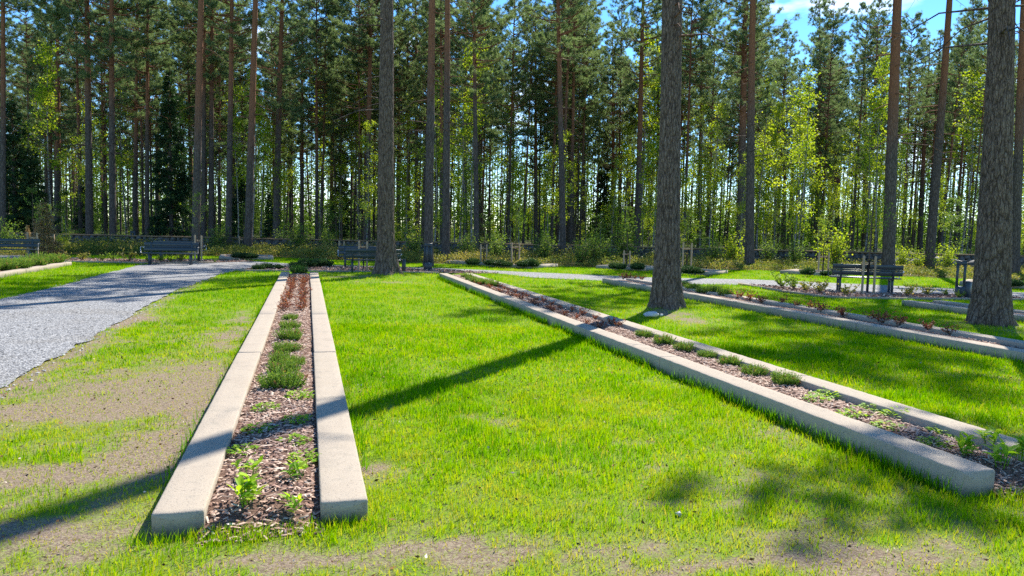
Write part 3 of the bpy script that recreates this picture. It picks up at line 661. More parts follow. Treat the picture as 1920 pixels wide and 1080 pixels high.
BROAD = [broad_mesh(k, n, h) for k, (n, h) in enumerate(((8, .13), (6, .10), (5, .11), (4, .08)))]
def rosette_mesh(seed, n=70):
    mb = MB()
    for k in range(n):
        a = rng.uniform(0, 2 * pi); r = .085 * sqrt(rng.uniform(0, 1)); z = rng.uniform(.015, .055) * (1.1 - r / .12); aa = a + rng.normal(0, .9); el = rng.uniform(-.1, .7)
        bleaf(mb, np.array([r * cos(a), r * sin(a), z]), np.array([cos(aa) * cos(el), sin(aa) * cos(el), sin(el)]), np.array([0, 0, 1.]), rng.uniform(.022, .04), rng.uniform(.006, .011), np.clip(rng.normal(.55, .22), 0, 1), .2)
    for k in range(8):
        a = rng.uniform(0, 2 * pi); mb.tube([(0, 0, 0), (.05 * cos(a), .05 * sin(a), .03)], [.002, .0015], 4, False, .3)
    return mesh_only(mb, 'perennial_leaves', MAT['perennial'])
ROS = [rosette_mesh(k) for k in range(3)]
def red_mesh(seed, ns=11, h=.2, nl=12, mat='red_leaf'):
    tw = MB(); lf = MB()
    for k in range(ns):
        a = rng.uniform(0, 2 * pi); lean = rng.uniform(.2, .9); top = np.array([cos(a) * lean * h, sin(a) * lean * h, h * rng.uniform(.4, 1)]); mid = top * .5 + rng.normal(0, .012, 3)
        tw.tube([(0, 0, 0), mid, top], [.004, .003, .0015], 4, False)
        t_ = rng.uniform(.3, 1.0, nl)[:, None]; c = top * t_ + rng.normal(0, .012, (nl, 3)); leaves(lf, c, rdirs(nl, -.1, 1), rng.uniform(.02, .05, nl) * h / .2, rng.uniform(.007, .014, nl) * h / .2, np.clip(rng.beta(1.5, 1.5, nl), 0, 1))
    return mesh_only(tw, 'twigs', MAT['twig']), mesh_only(lf, 'leaves', MAT[mat])
RED = [red_mesh(k) for k in range(4)]
SPIREA = [red_mesh(k + 9, 13, .46, 15, 'bush_leaf') for k in range(3)]
TWIGGY = [red_mesh(k + 19, 14, .55, 12, 'shrub_leaf') for k in range(2)]
def plant(name, me, px, py, z, sc, label, cat, group=None):
    p = P(px, py, z); s = sc * rng.uniform(.9, 1.1); rz = rng.uniform(0, 6.28)
    if isinstance(me, tuple):
        o = thing(name, (p[0], p[1], z - .005), label, cat, group, rz, s); kid('twigs', me[0], o); kid('leaves', me[1], o)
    else:
        o = bpy.data.objects.new(name, me); COL.objects.link(o); o.location = (p[0], p[1], z - .008); o.rotation_euler = (0, 0, rz); o.scale = (s, s, s * rng.uniform(.85, 1.15)); tag(o, label, cat, group)
    return o
B1z, B2z, B3z = .085, .11, .10
hz = sorted([(545, 600, .75), (543, 617, .8), (544, 637, 1.05), (536, 660, .95), (527, 680, .82), (554, 684, .62), (532, 700, .82), (530, 727, 1.15)], key=lambda a: -a[1])
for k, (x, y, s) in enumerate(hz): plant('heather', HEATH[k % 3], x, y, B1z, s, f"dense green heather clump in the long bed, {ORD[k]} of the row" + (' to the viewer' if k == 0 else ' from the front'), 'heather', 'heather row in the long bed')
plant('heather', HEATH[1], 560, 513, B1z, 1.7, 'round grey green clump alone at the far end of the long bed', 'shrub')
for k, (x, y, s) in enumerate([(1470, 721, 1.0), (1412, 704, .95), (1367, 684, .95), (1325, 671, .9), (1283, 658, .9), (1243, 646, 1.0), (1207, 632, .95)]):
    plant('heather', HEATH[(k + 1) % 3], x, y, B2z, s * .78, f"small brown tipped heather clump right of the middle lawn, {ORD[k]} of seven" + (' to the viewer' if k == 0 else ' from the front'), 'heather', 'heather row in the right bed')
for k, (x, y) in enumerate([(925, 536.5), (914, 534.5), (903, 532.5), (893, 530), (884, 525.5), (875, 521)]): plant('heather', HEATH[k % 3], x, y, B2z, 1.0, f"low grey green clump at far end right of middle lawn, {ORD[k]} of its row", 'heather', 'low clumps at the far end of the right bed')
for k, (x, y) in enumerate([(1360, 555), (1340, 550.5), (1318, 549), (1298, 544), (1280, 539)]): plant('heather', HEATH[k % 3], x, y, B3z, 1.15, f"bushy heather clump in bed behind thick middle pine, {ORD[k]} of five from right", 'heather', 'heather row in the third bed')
for k, (x, y, m, s, lab) in enumerate([(467, 943, 0, 1.05, 'largest bright green leafy perennial at the front left of the long bed'), (556, 896, 1, .85, 'leafy perennial by the right kerb of the long bed, second from the front'), (466, 896, 2, .85, 'leafy perennial just behind the largest one in the long bed'), (554, 949, 3, .8, 'small leafy perennial at the front right of the long bed'),
                                       (1813, 855, 0, 1.0, 'leafy perennial at the near end of the right bed, closest to the kerb corner'), (1858, 838, 2, 1.0, 'leafy perennial by the far kerb at the near end of the right bed'), (1876, 873, 1, 1.1, 'leafy perennial lowest in the near end of the right bed'), (1915, 862, 0, 1.0, 'leafy perennial cut by the right edge of the photo')]):
    plant('leafy_plant', BROAD[m], x, y, B1z if x < 700 else B2z, s, lab, 'perennial', 'broad leaved perennials in the beds')
for k, (x, y) in enumerate([(571, 862), (457, 848), (552, 829), (484, 808), (555, 790), (499, 767), (561, 745)]): plant('rosette_plant', ROS[k % 3], x, y, B1z, 1.25, f"low lobed leaf rosette in the long bed, {ORD[k]} from the front", 'perennial', 'low leaf rosettes in the long bed')
for k, (x, y) in enumerate([(1751, 834), (1769, 811), (1662, 802), (1683, 781), (1599, 780), (1627, 768), (1530, 752), (1552, 743)]): plant('rosette_plant', ROS[k % 3], x, y, B2z, 1.35, f"low lobed leaf rosette in the bed right of the middle lawn, {ORD[k]} from the front", 'perennial', 'low leaf rosettes in the right bed')
k = 0
for v in np.arange(9.4, 17.4, .62):
    for u, sd in ((.40, 'left'), (.70, 'right')):
        q = bed_pts(BEDS[1], np.array(u + rng.uniform(-.05, .05)), np.array(v + rng.uniform(-.15, .15))); x, y, _ = proj((q[0], q[1], B1z))
        plant('red_shrub', RED[k % 4], x, y, B1z, rng.uniform(.75, 1.05), f"low red shrublet on the {sd} side of the long bed, {ORD[k // 2]} in its row", 'red shrub', 'red shrublets in the long bed'); k += 1
k = 0
for v in np.arange(7.0, 16.2, .55):
    for u, sd in ((.42, 'left'), (.72, 'right')):
        q = bed_pts(BEDS[2], np.array(u + rng.uniform(-.05, .05)), np.array(v + rng.uniform(-.15, .15))); x, y, _ = proj((q[0], q[1], B2z))
        plant('red_shrub', RED[k % 4], x, y, B2z, rng.uniform(.5, .75), f"low red shrublet in bed right of middle lawn, {sd} row, {ORD[k // 2]} back", 'red shrub', 'red shrublets in the right bed'); k += 1
for k, (x, y) in enumerate([(1780, 627), (1742, 620), (1686, 611), (1655, 606), (1637, 602), (1580, 594), (1542, 586), (1522, 581), (1490, 577), (1465, 571), (1428, 568), (1405, 564), (1383, 560), (1202, 526), (1190, 524.5), (1178, 524), (1168, 523.5)]):
    plant('red_shrub', RED[k % 4], x, y, B3z, rng.uniform(.9, 1.25), f"orange red twiggy shrublet in bed behind thick middle pine, {ORD[k]} from right", 'red shrub', 'red shrublets in the third bed')
q = BEDS[0]
for k in range(9):
    c = bed_pts(q, np.array(.35 + .22 * (k % 3)), np.array(11.6 + .55 * k)); x, y, _ = proj((c[0], c[1], .1)); plant('ground_cover_shrub', HEATH[k % 3], x, y, .1, 1.9, f"dark low ground cover clump in the far left bed, {ORD[k]} from its near end", 'shrub', 'ground cover clumps in the far left bed')
for k, (x, y, s) in enumerate([(485, 505.5, .6), (500, 503, .7), (521, 503.5, .6), (556, 502, .9), (574, 501, .9), (591, 499, 1.0), (606, 500, 1.1)]): plant('dwarf_conifer', DWARF[k % 3], x, y, .03, s, f"dark dwarf conifer in mulch strip behind long bed, {ORD[k].replace('nearest','first')} from the left", 'shrub', 'dwarf conifers in the mulch strip')
for k, (x, y) in enumerate([(886, 496), (921, 497), (937, 498), (950, 499), (981, 499.5), (994, 499.5), (1152, 503), (1163, 504), (1195, 504.5), (1293, 512), (1308, 512.5), (1515, 514.5), (1551, 516.5), (1900, 536), (447, 483), (460, 483.5), (472, 484)]):
    w_ = 'left of the slim orange pine' if x in range(880, 1000) else 'left of the thick middle pine' if x in range(1150, 1200) else 'right of the thick middle pine' if x in range(1290, 1310) else 'behind the right bench' if x in (1515, 1551) else 'beside the rightmost thick pine' if x == 1900 else 'left of the long bed across the junction'
    plant('dwarf_conifer', DWARF[k % 3], x, y, .1, rng.uniform(.75, 1.05), f"dark dwarf conifer in planter {w_}, at " + {0: 'its left end', 1: 'its middle left', 2: 'its centre', 3: 'its middle right', 4: 'its right side', 5: 'its right end', 6: 'its left end', 7: 'its middle', 8: 'its right end', 9: 'its left end', 10: 'its right end', 11: 'its left end', 12: 'its right end', 13: 'its near corner', 14: 'its left', 15: 'its middle', 16: 'its right'}[k], 'shrub', 'dwarf conifers in the planters')
for k, (x, y, m, s, lab) in enumerate([(122, 488, TWIGGY[0], .7, 'reddish twiggy shrub just right of the leftmost bench'), (152, 489, TWIGGY[1], .8, 'tan twiggy shrub left of the second bench, second from the left'), (192, 489, SPIREA[0], .8, 'leafy upright shrub midway between the two left benches'), (211, 488, SPIREA[1], .9, 'bright yellow green shrub between the two left benches'), (242, 490, TWIGGY[0], 1.35, 'large tan twiggy shrub just left of the second bench'),
                                       (277, 491, SPIREA[2], .8, 'leafy shrub under the left end of the second bench'), (300, 491, SPIREA[0], .8, 'leafy shrub behind the left leg of the second bench'), (320, 491, SPIREA[1], .8, 'leafy shrub under the middle of the second bench'), (338, 491, TWIGGY[1], .9, 'tan twiggy shrub under the right half of the second bench'), (402, 492, SPIREA[2], .5, 'small shrub right of the stakes by the second bench'),
                                       (696, 509, SPIREA[0], .5, 'small green shrub under the third bench'), (1467, 541, SPIREA[1], 1.25, 'tall pale leafed shrub left of the right bench'), (1489, 543, SPIREA[2], 1.1, 'yellow green shrub left of the right bench, taller stems'), (1512, 546, TWIGGY[0], .8, 'tan shrub two places left of the right bench'), (1535, 550, TWIGGY[1], 1.0, 'twiggy pale shrub next to the left leg of the right bench'),
                                       (1590, 555, TWIGGY[0], .8, 'bare twiggy shrub under the right bench'), (1737, 555, TWIGGY[1], .75, 'brown twiggy shrub right of the right bench'), (1771, 554, SPIREA[0], .55, 'dark green shrub between the right bench and the right lantern bollard'), (1799, 559, SPIREA[1], .6, 'green shrub at the foot of the right lantern bollard'), (1826, 557, TWIGGY[0], .6, 'small twiggy shrub right of the short bollard'), (1700, 556, TWIGGY[1], .8, 'thin bare shrub right of the right bench leg')]):
    plant('spirea_shrub', m, x, y, .025, s * .85, lab, 'shrub', 'young shrubs in the mulch strips')

# ------------------------------------------------------------------ furniture
def bench(px, py, face, label):            # face: direction the sitter looks, world angle
    p = P(px, py); root = thing('park_bench', (p[0], p[1], 0), label, 'bench', 'dark teal park benches', face)
    Lb = 1.86     # local: x along the bench, sitter looks toward -y
    def slats(name, rows):
        mb = MB()
        for (y, z, w, h, tl) in rows: mb.box((0, y, z), (Lb, w, h), 0, Matrix.Rotation(tl, 3, 'X'), .006)
        return mb.build(name, MAT['paint'], root)
    slats('backrest', [(.235, .56, .026, .125, -.16), (.265, .655, .026, .04, -.16), (.285, .745, .026, .125, -.16)])
    slats('seat', [(-.20, .425, .095, .035, 0), (-.095, .425, .095, .035, 0), (.01, .425, .095, .035, 0), (.115, .425, .095, .035, 0)])
    for s in (-1, 1):
        x = s * .69
        mb = MB(); mb.box((x, -.17, .2), (.06, .06, .41), 0, None, .006); mb.box((x, .17, .2), (.06, .06, .41), 0, None, .006); mb.box((x, -.02, .385), (.05, .5, .04), 0, None, .004); mb.box((x, .255, .6), (.05, .035, .46), 0, Matrix.Rotation(-.16, 3, 'X'), .004)
        mb.box((x, -.17, .012), (.1, .1, .012)); mb.box((x, .17, .012), (.1, .1, .012)); lg = mb.build('leg_frame', MAT['paint'], root)
        mb = MB(); xa = s * .955; mb.tube([(xa, .25, .64), (xa, .1, .655), (xa, -.1, .65), (xa, -.2, .62), (xa, -.21, .44)], .014, 8); mb.box((xa - s * .02, .24, .62), (.05, .05, .05), 0, None, .008); mb.build('armrest', MAT['metal'] if s < 0 else MAT['paint'], root)
    return root
bench(18, 489, radians(6), 'dark teal park bench cut by the left edge, beside the brown young spruce')
bench(320, 496.5, radians(0), 'dark teal park bench at the end of the gravel path, beside wooden stakes')
bench(338, 489.5, radians(180), 'dark bench mostly hidden behind the bench at the end of the gravel path')
bench(699, 511, radians(180), 'dark teal park bench partly hidden by the thick pine left of centre')
bench(682, 502, radians(0), 'dark bench seen just behind the bench by the thick pine left of centre')
bench(1620, 548, radians(180) - .50, 'dark park bench seen from behind at right, with wooden stakes in front')
def lantern(px, py, rz, label):
    p = P(px, py); root = thing('lantern_bollard', (p[0], p[1], 0), label, 'lamp', 'lantern bollards by the path', rz); w = .24
    mb = MB(); mb.box((0, 0, .14), (w, w, .30), 0, None, .006); mb.build('base', MAT['paint'], root)
    for sx in (-1, 1):
        for sy in (-1, 1):
            mb = MB(); mb.box((sx * (w / 2 - .032), sy * (w / 2 - .032), .59), (.06, .06, .60), 0, None, .004); mb.build('post', MAT['paint'], root)
    mb = MB(); mb.box((0, 0, .93), (w, w, .085), 0, None, .006); mb.box((0, 0, .985), (w + .012, w + .012, .024), 0, None, .006); mb.build('cap', MAT['paint'], root)
    mb = MB(); mb.box((0, 0, .885), (w - .09, w - .09, .012)); mb.build('lamp_panel', MAT['metal'], root)
    mb = MB(); mb.box((0, -w / 2 - .003, .27), (.07, .006, .022)); mb.build('plate', MAT['metal'], root)
lantern(802, 507, radians(14), 'dark teal lantern bollard in front of the grey pine at centre left')
lantern(1799, 556, radians(-44), 'open framed dark lantern bollard left of the rightmost thick pine')
lantern(250, 468, radians(5), 'small dark lantern bollard far back between the left trunks')
for px, py, lab in ((757, 511, 'short dark bollard right of the thick pine left of centre'), (1814, 561, 'short dark bollard beside the right lantern bollard')):
    p = P(px, py); root = thing('short_bollard', (p[0], p[1], 0), lab, 'bollard', 'short bollards', radians(10)); mb = MB(); mb.box((0, 0, .22), (.115, .115, .46), 0, None, .006); mb.build('body', MAT['paint'], root); mb = MB(); mb.box((0, 0, .458), (.13, .13, .018), 0, None, .004); mb.build('cap', MAT['paint'], root)
# wooden stakes with young trees
SAPM = []
for k in range(3):
    st = MB(); lf = MB(); H = 2.7; pts = [(rng.normal(0, .012), rng.normal(0, .012), z) for z in np.linspace(0, H, 8)]; st.tube(pts, np.linspace(.018, .005, 8), 6)
    for j in range(18):
        z = rng.uniform(1.1, 2.6); a = rng.uniform(0, 6.28); L = (3.0 - z) * .3; e = np.array([cos(a) * L, sin(a) * L, z + L * .8]); b_ = np.array([0, 0, z]); st.tube([b_, (b_ + e) / 2 + .01, e], [.005, .004, .002], 4, False)
        n = 20; t_ = rng.uniform(.3, 1, n)[:, None]; leaves(lf, b_ + (e - b_) * t_ + rng.normal(0, .03, (n, 3)), rdirs(n), rng.uniform(.03, .06, n), rng.uniform(.012, .02, n), np.clip(rng.normal(.5, .25, n), 0, 1))
    SAPM.append((mesh_only(st, 'stem', MAT['twig'], True), mesh_only(lf, 'leaves', MAT['bush_leaf'])))
gd = MB(); gd.tube([(0, 0, 0), (0, 0, .75)], .028, 8); GUARD = mesh_only(gd, 'trunk_guard', MAT['black'])
for k, (xl, xr, yt, yb, w_) in enumerate([(366, 378, 441, 492, 'beside the bench at the gravel path end'), (88, 102, 437, 474, 'behind the brown young spruce at left'), (53, 71, 436, 487, 'behind the right end of the leftmost bench'), (449, 463, 443, 475, 'at the foot of the leaning grey pine'), (636, 645, 452, 482, 'left of the third bench'), (673, 688, 452, 507, 'directly behind the third bench'),
                                          (901, 912, 458, 497, 'in the planter behind the lantern bollard'), (959, 973, 455, 499, 'in the planter left of the slim orange pine'), (1169, 1180, 470, 504, 'in the planter left of the thick middle pine'), (1279, 1295, 455, 512, 'just right of the thick middle pine'), (1534, 1552, 473, 515, 'behind the left end of the right bench'), (1616, 1638, 480, 550, 'in front of the right bench')]):
    a, b = P(xl, yb), P(xr, yb); b = a + (b - a); d = b - a; Ls = np.linalg.norm(d); h = (yb - yt) / pxm(a); c = (a + b) / 2
    if w_.startswith('directly'): h *= 1.0
    root = thing('tree_stakes', (c[0], c[1], 0), f"pair of wooden stakes with crossbar {w_}", 'tree stakes', 'wooden stakes round young trees', atan2(d[1], d[0]))
    for s in (-1, 1):
        mb = MB(); mb.tube([(s * Ls / 2, 0, -.02), (s * Ls / 2, 0, h * (1 if s < 0 else .985)), (s * Ls / 2, 0, h * (1.01 if s < 0 else .995))], [.034, .034, .026], 10); mb.build('post', MAT['stake'], root, True)
    mb = MB(); mb.box((0, .045, h * .8), (Ls + .06, .03, .07)); mb.build('crossbar', MAT['stake'], root)
    sp = thing('young_tree', (c[0] + .02, c[1] + .05, 0), f"thin young tree tied to stakes {w_}", 'young tree', 'staked young trees', rng.uniform(0, 6), rng.uniform(.8, 1.1) if k != 11 else 1.25)
    m = SAPM[k % 3]; kid('stem', m[0], sp); kid('leaves', m[1], sp); kid('trunk_guard', GUARD, sp)

# ------------------------------------------------------------------ trees
def unit_trunk(seed, H=22, n=14, rings=34):
    mb = MB(); z = np.concatenate([np.linspace(0, 1.2, 9), np.linspace(1.2, H, rings)[1:]]); z[0] = -.15
    r = .88 * (1 - z.clip(0) / H) ** .75 + .04 + .28 * np.exp(-z.clip(0) / .28)
    x = .5 * np.sin(z * .21 + seed) * z / H * .6; y = .5 * np.cos(z * .17 + seed * 2) * z / H * .6
    mb.tube(np.stack([x - x[0], y - y[0], z], 1), r * (1 + .02 * np.sin(z * 3 + seed)), n, False); return mb
TRUNK = [mesh_only(unit_trunk(k), 'trunk', MAT['bark'], True) for k in range(4)]
TRUNKF = [mesh_only(unit_trunk(k + 7, 22, 8, 12), 'trunk', MAT['bark_far'], True) for k in range(4)]
def multi_mesh(name, lst):
    V, A, T, Q, MT, MQ = [], [], [], [], [], []; n = 0
    me = bpy.data.meshes.new(name)
    for k, (mb, mat) in enumerate(lst):
        me.materials.append(mat); v = np.concatenate(mb.v); V.append(v); A.append(np.concatenate(mb.a))
        for ff, st_, ms in ((mb.f[3], T, MT), (mb.f[4], Q, MQ)):
            if ff: f = np.concatenate(ff) + n; st_.append(f); ms.append(np.full(len(f), k))
        n += len(v)
    T = np.concatenate(T) if T else np.zeros((0, 3), int); Q = np.concatenate(Q) if Q else np.zeros((0, 4), int)
    me.vertices.add(n); me.vertices.foreach_set('co', np.concatenate(V).astype(np.float32).ravel()); lv = np.concatenate([T.ravel(), Q.ravel()]).astype(np.int32)
    me.loops.add(len(lv)); me.loops.foreach_set('vertex_index', lv); me.polygons.add(len(T) + len(Q))
    me.polygons.foreach_set('loop_start', np.concatenate([np.arange(len(T)) * 3, len(T) * 3 + np.arange(len(Q)) * 4]).astype(np.int32))
    me.polygons.foreach_set('material_index', np.concatenate(MT + MQ).astype(np.int32))
    at = me.attributes.new('var', 'FLOAT', 'POINT'); at.data.foreach_set('value', np.concatenate(A).astype(np.float32)); me.update(calc_edges=True); return me
def pine_crown(seed, cb, H=22., Lmax=3.0, per=24, dead=20):
    lb = MB(); cr = MB(); zb = cb * H; z = zb; C_, D_, A_ = [], [], []
    while z < H - .3:
        t_ = (z - zb) / (H - zb); f = min(1, .55 + 1.8 * t_) * (1 - t_) ** .55 + .10
        for k in range(rng.integers(3, 6)):
            a = rng.uniform(0, 2 * pi); L = Lmax * f * rng.uniform(.55, 1.15); el = rng.uniform(-.05, .35) + .5 * t_
            d = np.array([cos(a) * cos(el), sin(a) * cos(el), sin(el)]); b = np.array([0, 0, z + rng.uniform(-.2, .2)])
            pts = [b + d * L * s + np.array([0, 0, -.10 * L * s * (1 - s) * 2 + .12 * L * s ** 3]) + rng.normal(0, .03, 3) * (s > 0) for s in (0, .3, .6, 1)]
            lb.tube(pts, np.array([.045, .032, .02, .007]) * (.6 + .4 * f), 5, False)
            for j in range(int(3 + L * 2.6)):
                s = rng.uniform(.28, 1.0); q = pts[0] + (pts[3] - pts[0]) * s; sd = rng.choice([-1, 1]) * rng.uniform(.4, 1.1); ang = a + sd; l2 = (.28 + .3 * L * (1.05 - s)) * rng.uniform(.7, 1.2)
                d2 = np.array([cos(ang), sin(ang), rng.uniform(-.1, .5)]); e = q + d2 * l2
                if rng.uniform() < .5: lb.tube([q, e], [.011, .004], 3, False)
                for m in range(2 + int(l2 * 3)):
                    C_.append(q + (e - q) * rng.uniform(.35, 1.05) + rng.normal(0, .04, 3)); D_.append(d2 * .6 + np.array([0, 0, .5])); A_.append(rng.normal(0, .12))
            for m in range(3): C_.append(pts[3] + rng.normal(0, .07, 3)); D_.append(d + np.array([0, 0, .5])); A_.append(rng.normal(0, .12))
        z += rng.uniform(.36, .66)
    for k in range(dead):
        zz = rng.uniform(.22 * H, zb); a = rng.uniform(0, 6.28); L = rng.uniform(.4, 1.9); d = np.array([cos(a), sin(a), rng.uniform(-.35, .15)]); b = np.array([0, 0, zz]); m = b + d * L * .5 + rng.normal(0, .05, 3); e = b + d * L + np.array([0, 0, -.2 * L])
        lb.tube([b, m, e], [.025, .014, .004], 4, False)
        for j in range(3): s = rng.uniform(.4, 1); q = m + (e - m) * s; lb.tube([q, q + rng.normal(0, .22, 3)], [.006, .002], 3, False)
    C_, D_, A_ = np.array(C_), np.array(D_), np.array(A_); n = len(C_); D = np.repeat(D_ / np.linalg.norm(D_, axis=1)[:, None], per, 0); dd = D * .55 + rdirs(n * per); dd /= np.linalg.norm(dd, axis=1)[:, None]
    needles(cr, np.repeat(C_, per, 0) + rng.normal(0, .035, (n * per, 3)), dd, rng.uniform(.10, .22, n * per), rng.uniform(.007, .014, n * per), np.clip(np.repeat(.45 + A_, per) + rng.normal(0, .14, n * per), 0, 1))
    return multi_mesh('crown', [(cr, MAT['pine_needle']), (lb, MAT['bark_far'])])
PINE = [pine_crown(k, c) for k, c in enumerate((.34, .40, .46, .52, .58, .63))]
def set_lean(o, lean): o.rotation_mode = 'QUATERNION'; o.rotation_quaternion = Vector((0, 0, 1)).rotation_difference(Vector((lean[0], lean[1], 1)).normalized()) @ Quaternion((0, 0, 1), rng.uniform(0, 6.28))
def add_pine(p, lean, r, H, var, trunk_me, label, group, name='pine_tree', sc=1.0):
    s = H / 22.; o = thing(name, (p[0], p[1], 0), label, 'pine tree', group, 0, s); set_lean(o, lean)
    if trunk_me is not None: kid('trunk', trunk_me, o, (r / s, r / s, 1))
    kid('crown', PINE[var], o, (sc, sc, 1))
    return o
LM = [(0, 'left edge'), (45, 'left bench'), (212, 'orange left trunk'), (366, 'second bench pine'), (467, 'leaning grey pine'), (590, 'long bed end'), (722, 'thick left pine'), (836, 'lantern pine'), (960, 'staked planter tree'), (1056, 'slim orange pine'), (1250, 'thick middle pine'), (1405, 'bluish grey pine'), (1537, 'bright orange trunk'), (1665, 'right bench pine'), (1741, 'leaning orange pine'), (1855, 'thick right pine'), (1920, 'right edge')]
COUNT = {}
def where(px, kind):
    px = min(max(px, 1), 1919)
    for (a, na), (b, nb) in zip(LM[:-1], LM[1:]):
        if a <= px < b: break
    return na, nb
PENDING = []
def later(o, px, kind): PENDING.append((o, px, kind))
def name_all():
    groups = {}
    for o, px, kind in PENDING:
        na, nb = where(px, kind); groups.setdefault((kind, na, nb), []).append((px, o))
    for (kind, na, nb), lst in groups.items():
        lst.sort(key=lambda a: a[0])
        for k, (px, o) in enumerate(lst):
            ps = 'only one' if len(lst) == 1 else ('leftmost' if k == 0 else ('rightmost' if k == len(lst) - 1 else ORD[min(k, 19)] + ' from left'))
            o['label'] = f"{kind}, {ps}, between {na} and {nb}"
# three big foreground pines with modelled bark
def big_pine(px, py, marks, H, var, label, seed, crown_sc=1.0, flare=.22):
    p = P(px, py); ppm = pxm(p)
    ctr = []; rad = []; zs = []
    for (xl, xr, y) in marks:
        c = at_depth((xl + xr) / 2, y, p); zs.append(c[2]); ctr.append(c[:2] - p[:2]); rad.append((xr - xl) / 2 / pxm(c))
    zs = np.array(zs); ctr = np.array(ctr); rad = np.array(rad); o_ = np.argsort(zs); zs, ctr, rad = zs[o_], ctr[o_], rad[o_]
    lean = (ctr[-1] - ctr[0]) / (zs[-1] - zs[0])
    z = np.concatenate([np.arange(-.1, zs[-1] + .4, .022), np.linspace(zs[-1] + .45, H, 40)])
    rr = np.interp(z, zs, rad); top = z > zs[-1]; rr[top] = rad[-1] * np.clip((H - z[top]) / (H - zs[-1]), 0, 1) ** .8 + .015
    cx = np.interp(z, zs, ctr[:, 0]); cyv = np.interp(z, zs, ctr[:, 1]); cx[top] = ctr[-1, 0] + lean[0] * (z[top] - zs[-1]); cyv[top] = ctr[-1, 1] + lean[1] * (z[top] - zs[-1])
    n = 160; th = np.arange(n) * 2 * pi / n; R = np.repeat(rr[:, None], n, 1)
    fl = flare * np.exp(-z.clip(0) / .22)[:, None] * (1 + .7 * np.cos(5 * th + seed)[None] + .4 * np.cos(3 * th - seed)[None]); R = R * (1 + fl.clip(-.2))
    # bark plates
    lo = z < zs[-1] + .4
    Zg, Tg = np.meshgrid(z[lo], th, indexing='ij'); disp = np.zeros_like(Zg)
    arc = rr[lo].mean()
    for i_ in range(Zg.shape[0]):
        for j_ in range(n):
            q = Vector((cos(th[j_]) * arc * 15, sin(th[j_]) * arc * 15, z[i_] * 2.9 + seed * 10)); w_ = mnoise.noise_vector(q * .9) * .35
            dd, _ = mnoise.voronoi(q + w_); e = dd[1] - dd[0]
            disp[i_, j_] = min(e, .24) / .24 * .022 - .014 + .006 * mnoise.noise(q * 1.7) + .008 * mnoise.noise(q * 3)
    R[lo] += disp * np.clip(rr[lo] / .3, .4, 1.2)[:, None]
    v = np.stack([cx[:, None] + R * np.cos(th)[None], cyv[:, None] + R * np.sin(th)[None], np.repeat(z[:, None], n, 1)], -1).reshape(-1, 3)
    m = len(z); i = np.arange(m - 1)[:, None] * n; j = np.arange(n)[None]; k = (j + 1) % n
    gvar = np.full(R.shape, .5); gvar[lo] = np.clip((disp + .016) / .028, 0, 1)
    mb = MB(); mb.add(v, np.stack([i + j, i + k, i + n + k, i + n + j], -1).reshape(-1, 4), gvar.ravel())
    o = thing('pine_tree', (p[0], p[1], 0), label, 'pine tree'); tr = mb.build('trunk', MAT['bark_near'], o, True)
    s = H / 22.
    for nm, me_ in (('crown', PINE[var]),):
        ko = kid(nm, me_, o, (s * crown_sc, s * crown_sc, s), rng.uniform(0, 6)); q = Vector((0, 0, 1)).rotation_difference(Vector((lean[0], lean[1], 1)).normalized()); ko.rotation_mode = 'QUATERNION'; ko.rotation_quaternion = q @ Quaternion((0, 0, 1), seed * 1.7)
        ko.location = (ctr[0, 0] - lean[0] * zs[0], ctr[0, 1] - lean[1] * zs[0], 0)
    return o
big_pine(722, 518, [(704, 745, 500), (708, 739, 440), (709, 738, 350), (711, 738, 200), (713, 738, 80), (713.5, 737, 0)], 23, 5, 'thick grey barked pine left of centre, beyond the end of the long bed', 1, 1.1, .5)
big_pine(1250, 583, [(1220, 1279, 578), (1226, 1275, 500), (1232, 1274, 400), (1237, 1275, 270), (1240, 1277, 130), (1242, 1279, 0)], 24, 5, 'thick brown barked pine in the middle right lawn, the nearest whole trunk', 2, 1.0, .30)
big_pine(1855, 612, [(1822, 1889, 598), (1831, 1890, 520), (1837, 1892, 420), (1848, 1895, 250), (1855, 1898, 100), (1857.5, 1900, 0)], 23, 1, 'thickest grey pine trunk near the right edge of the photo', 3, 1.0, .28)
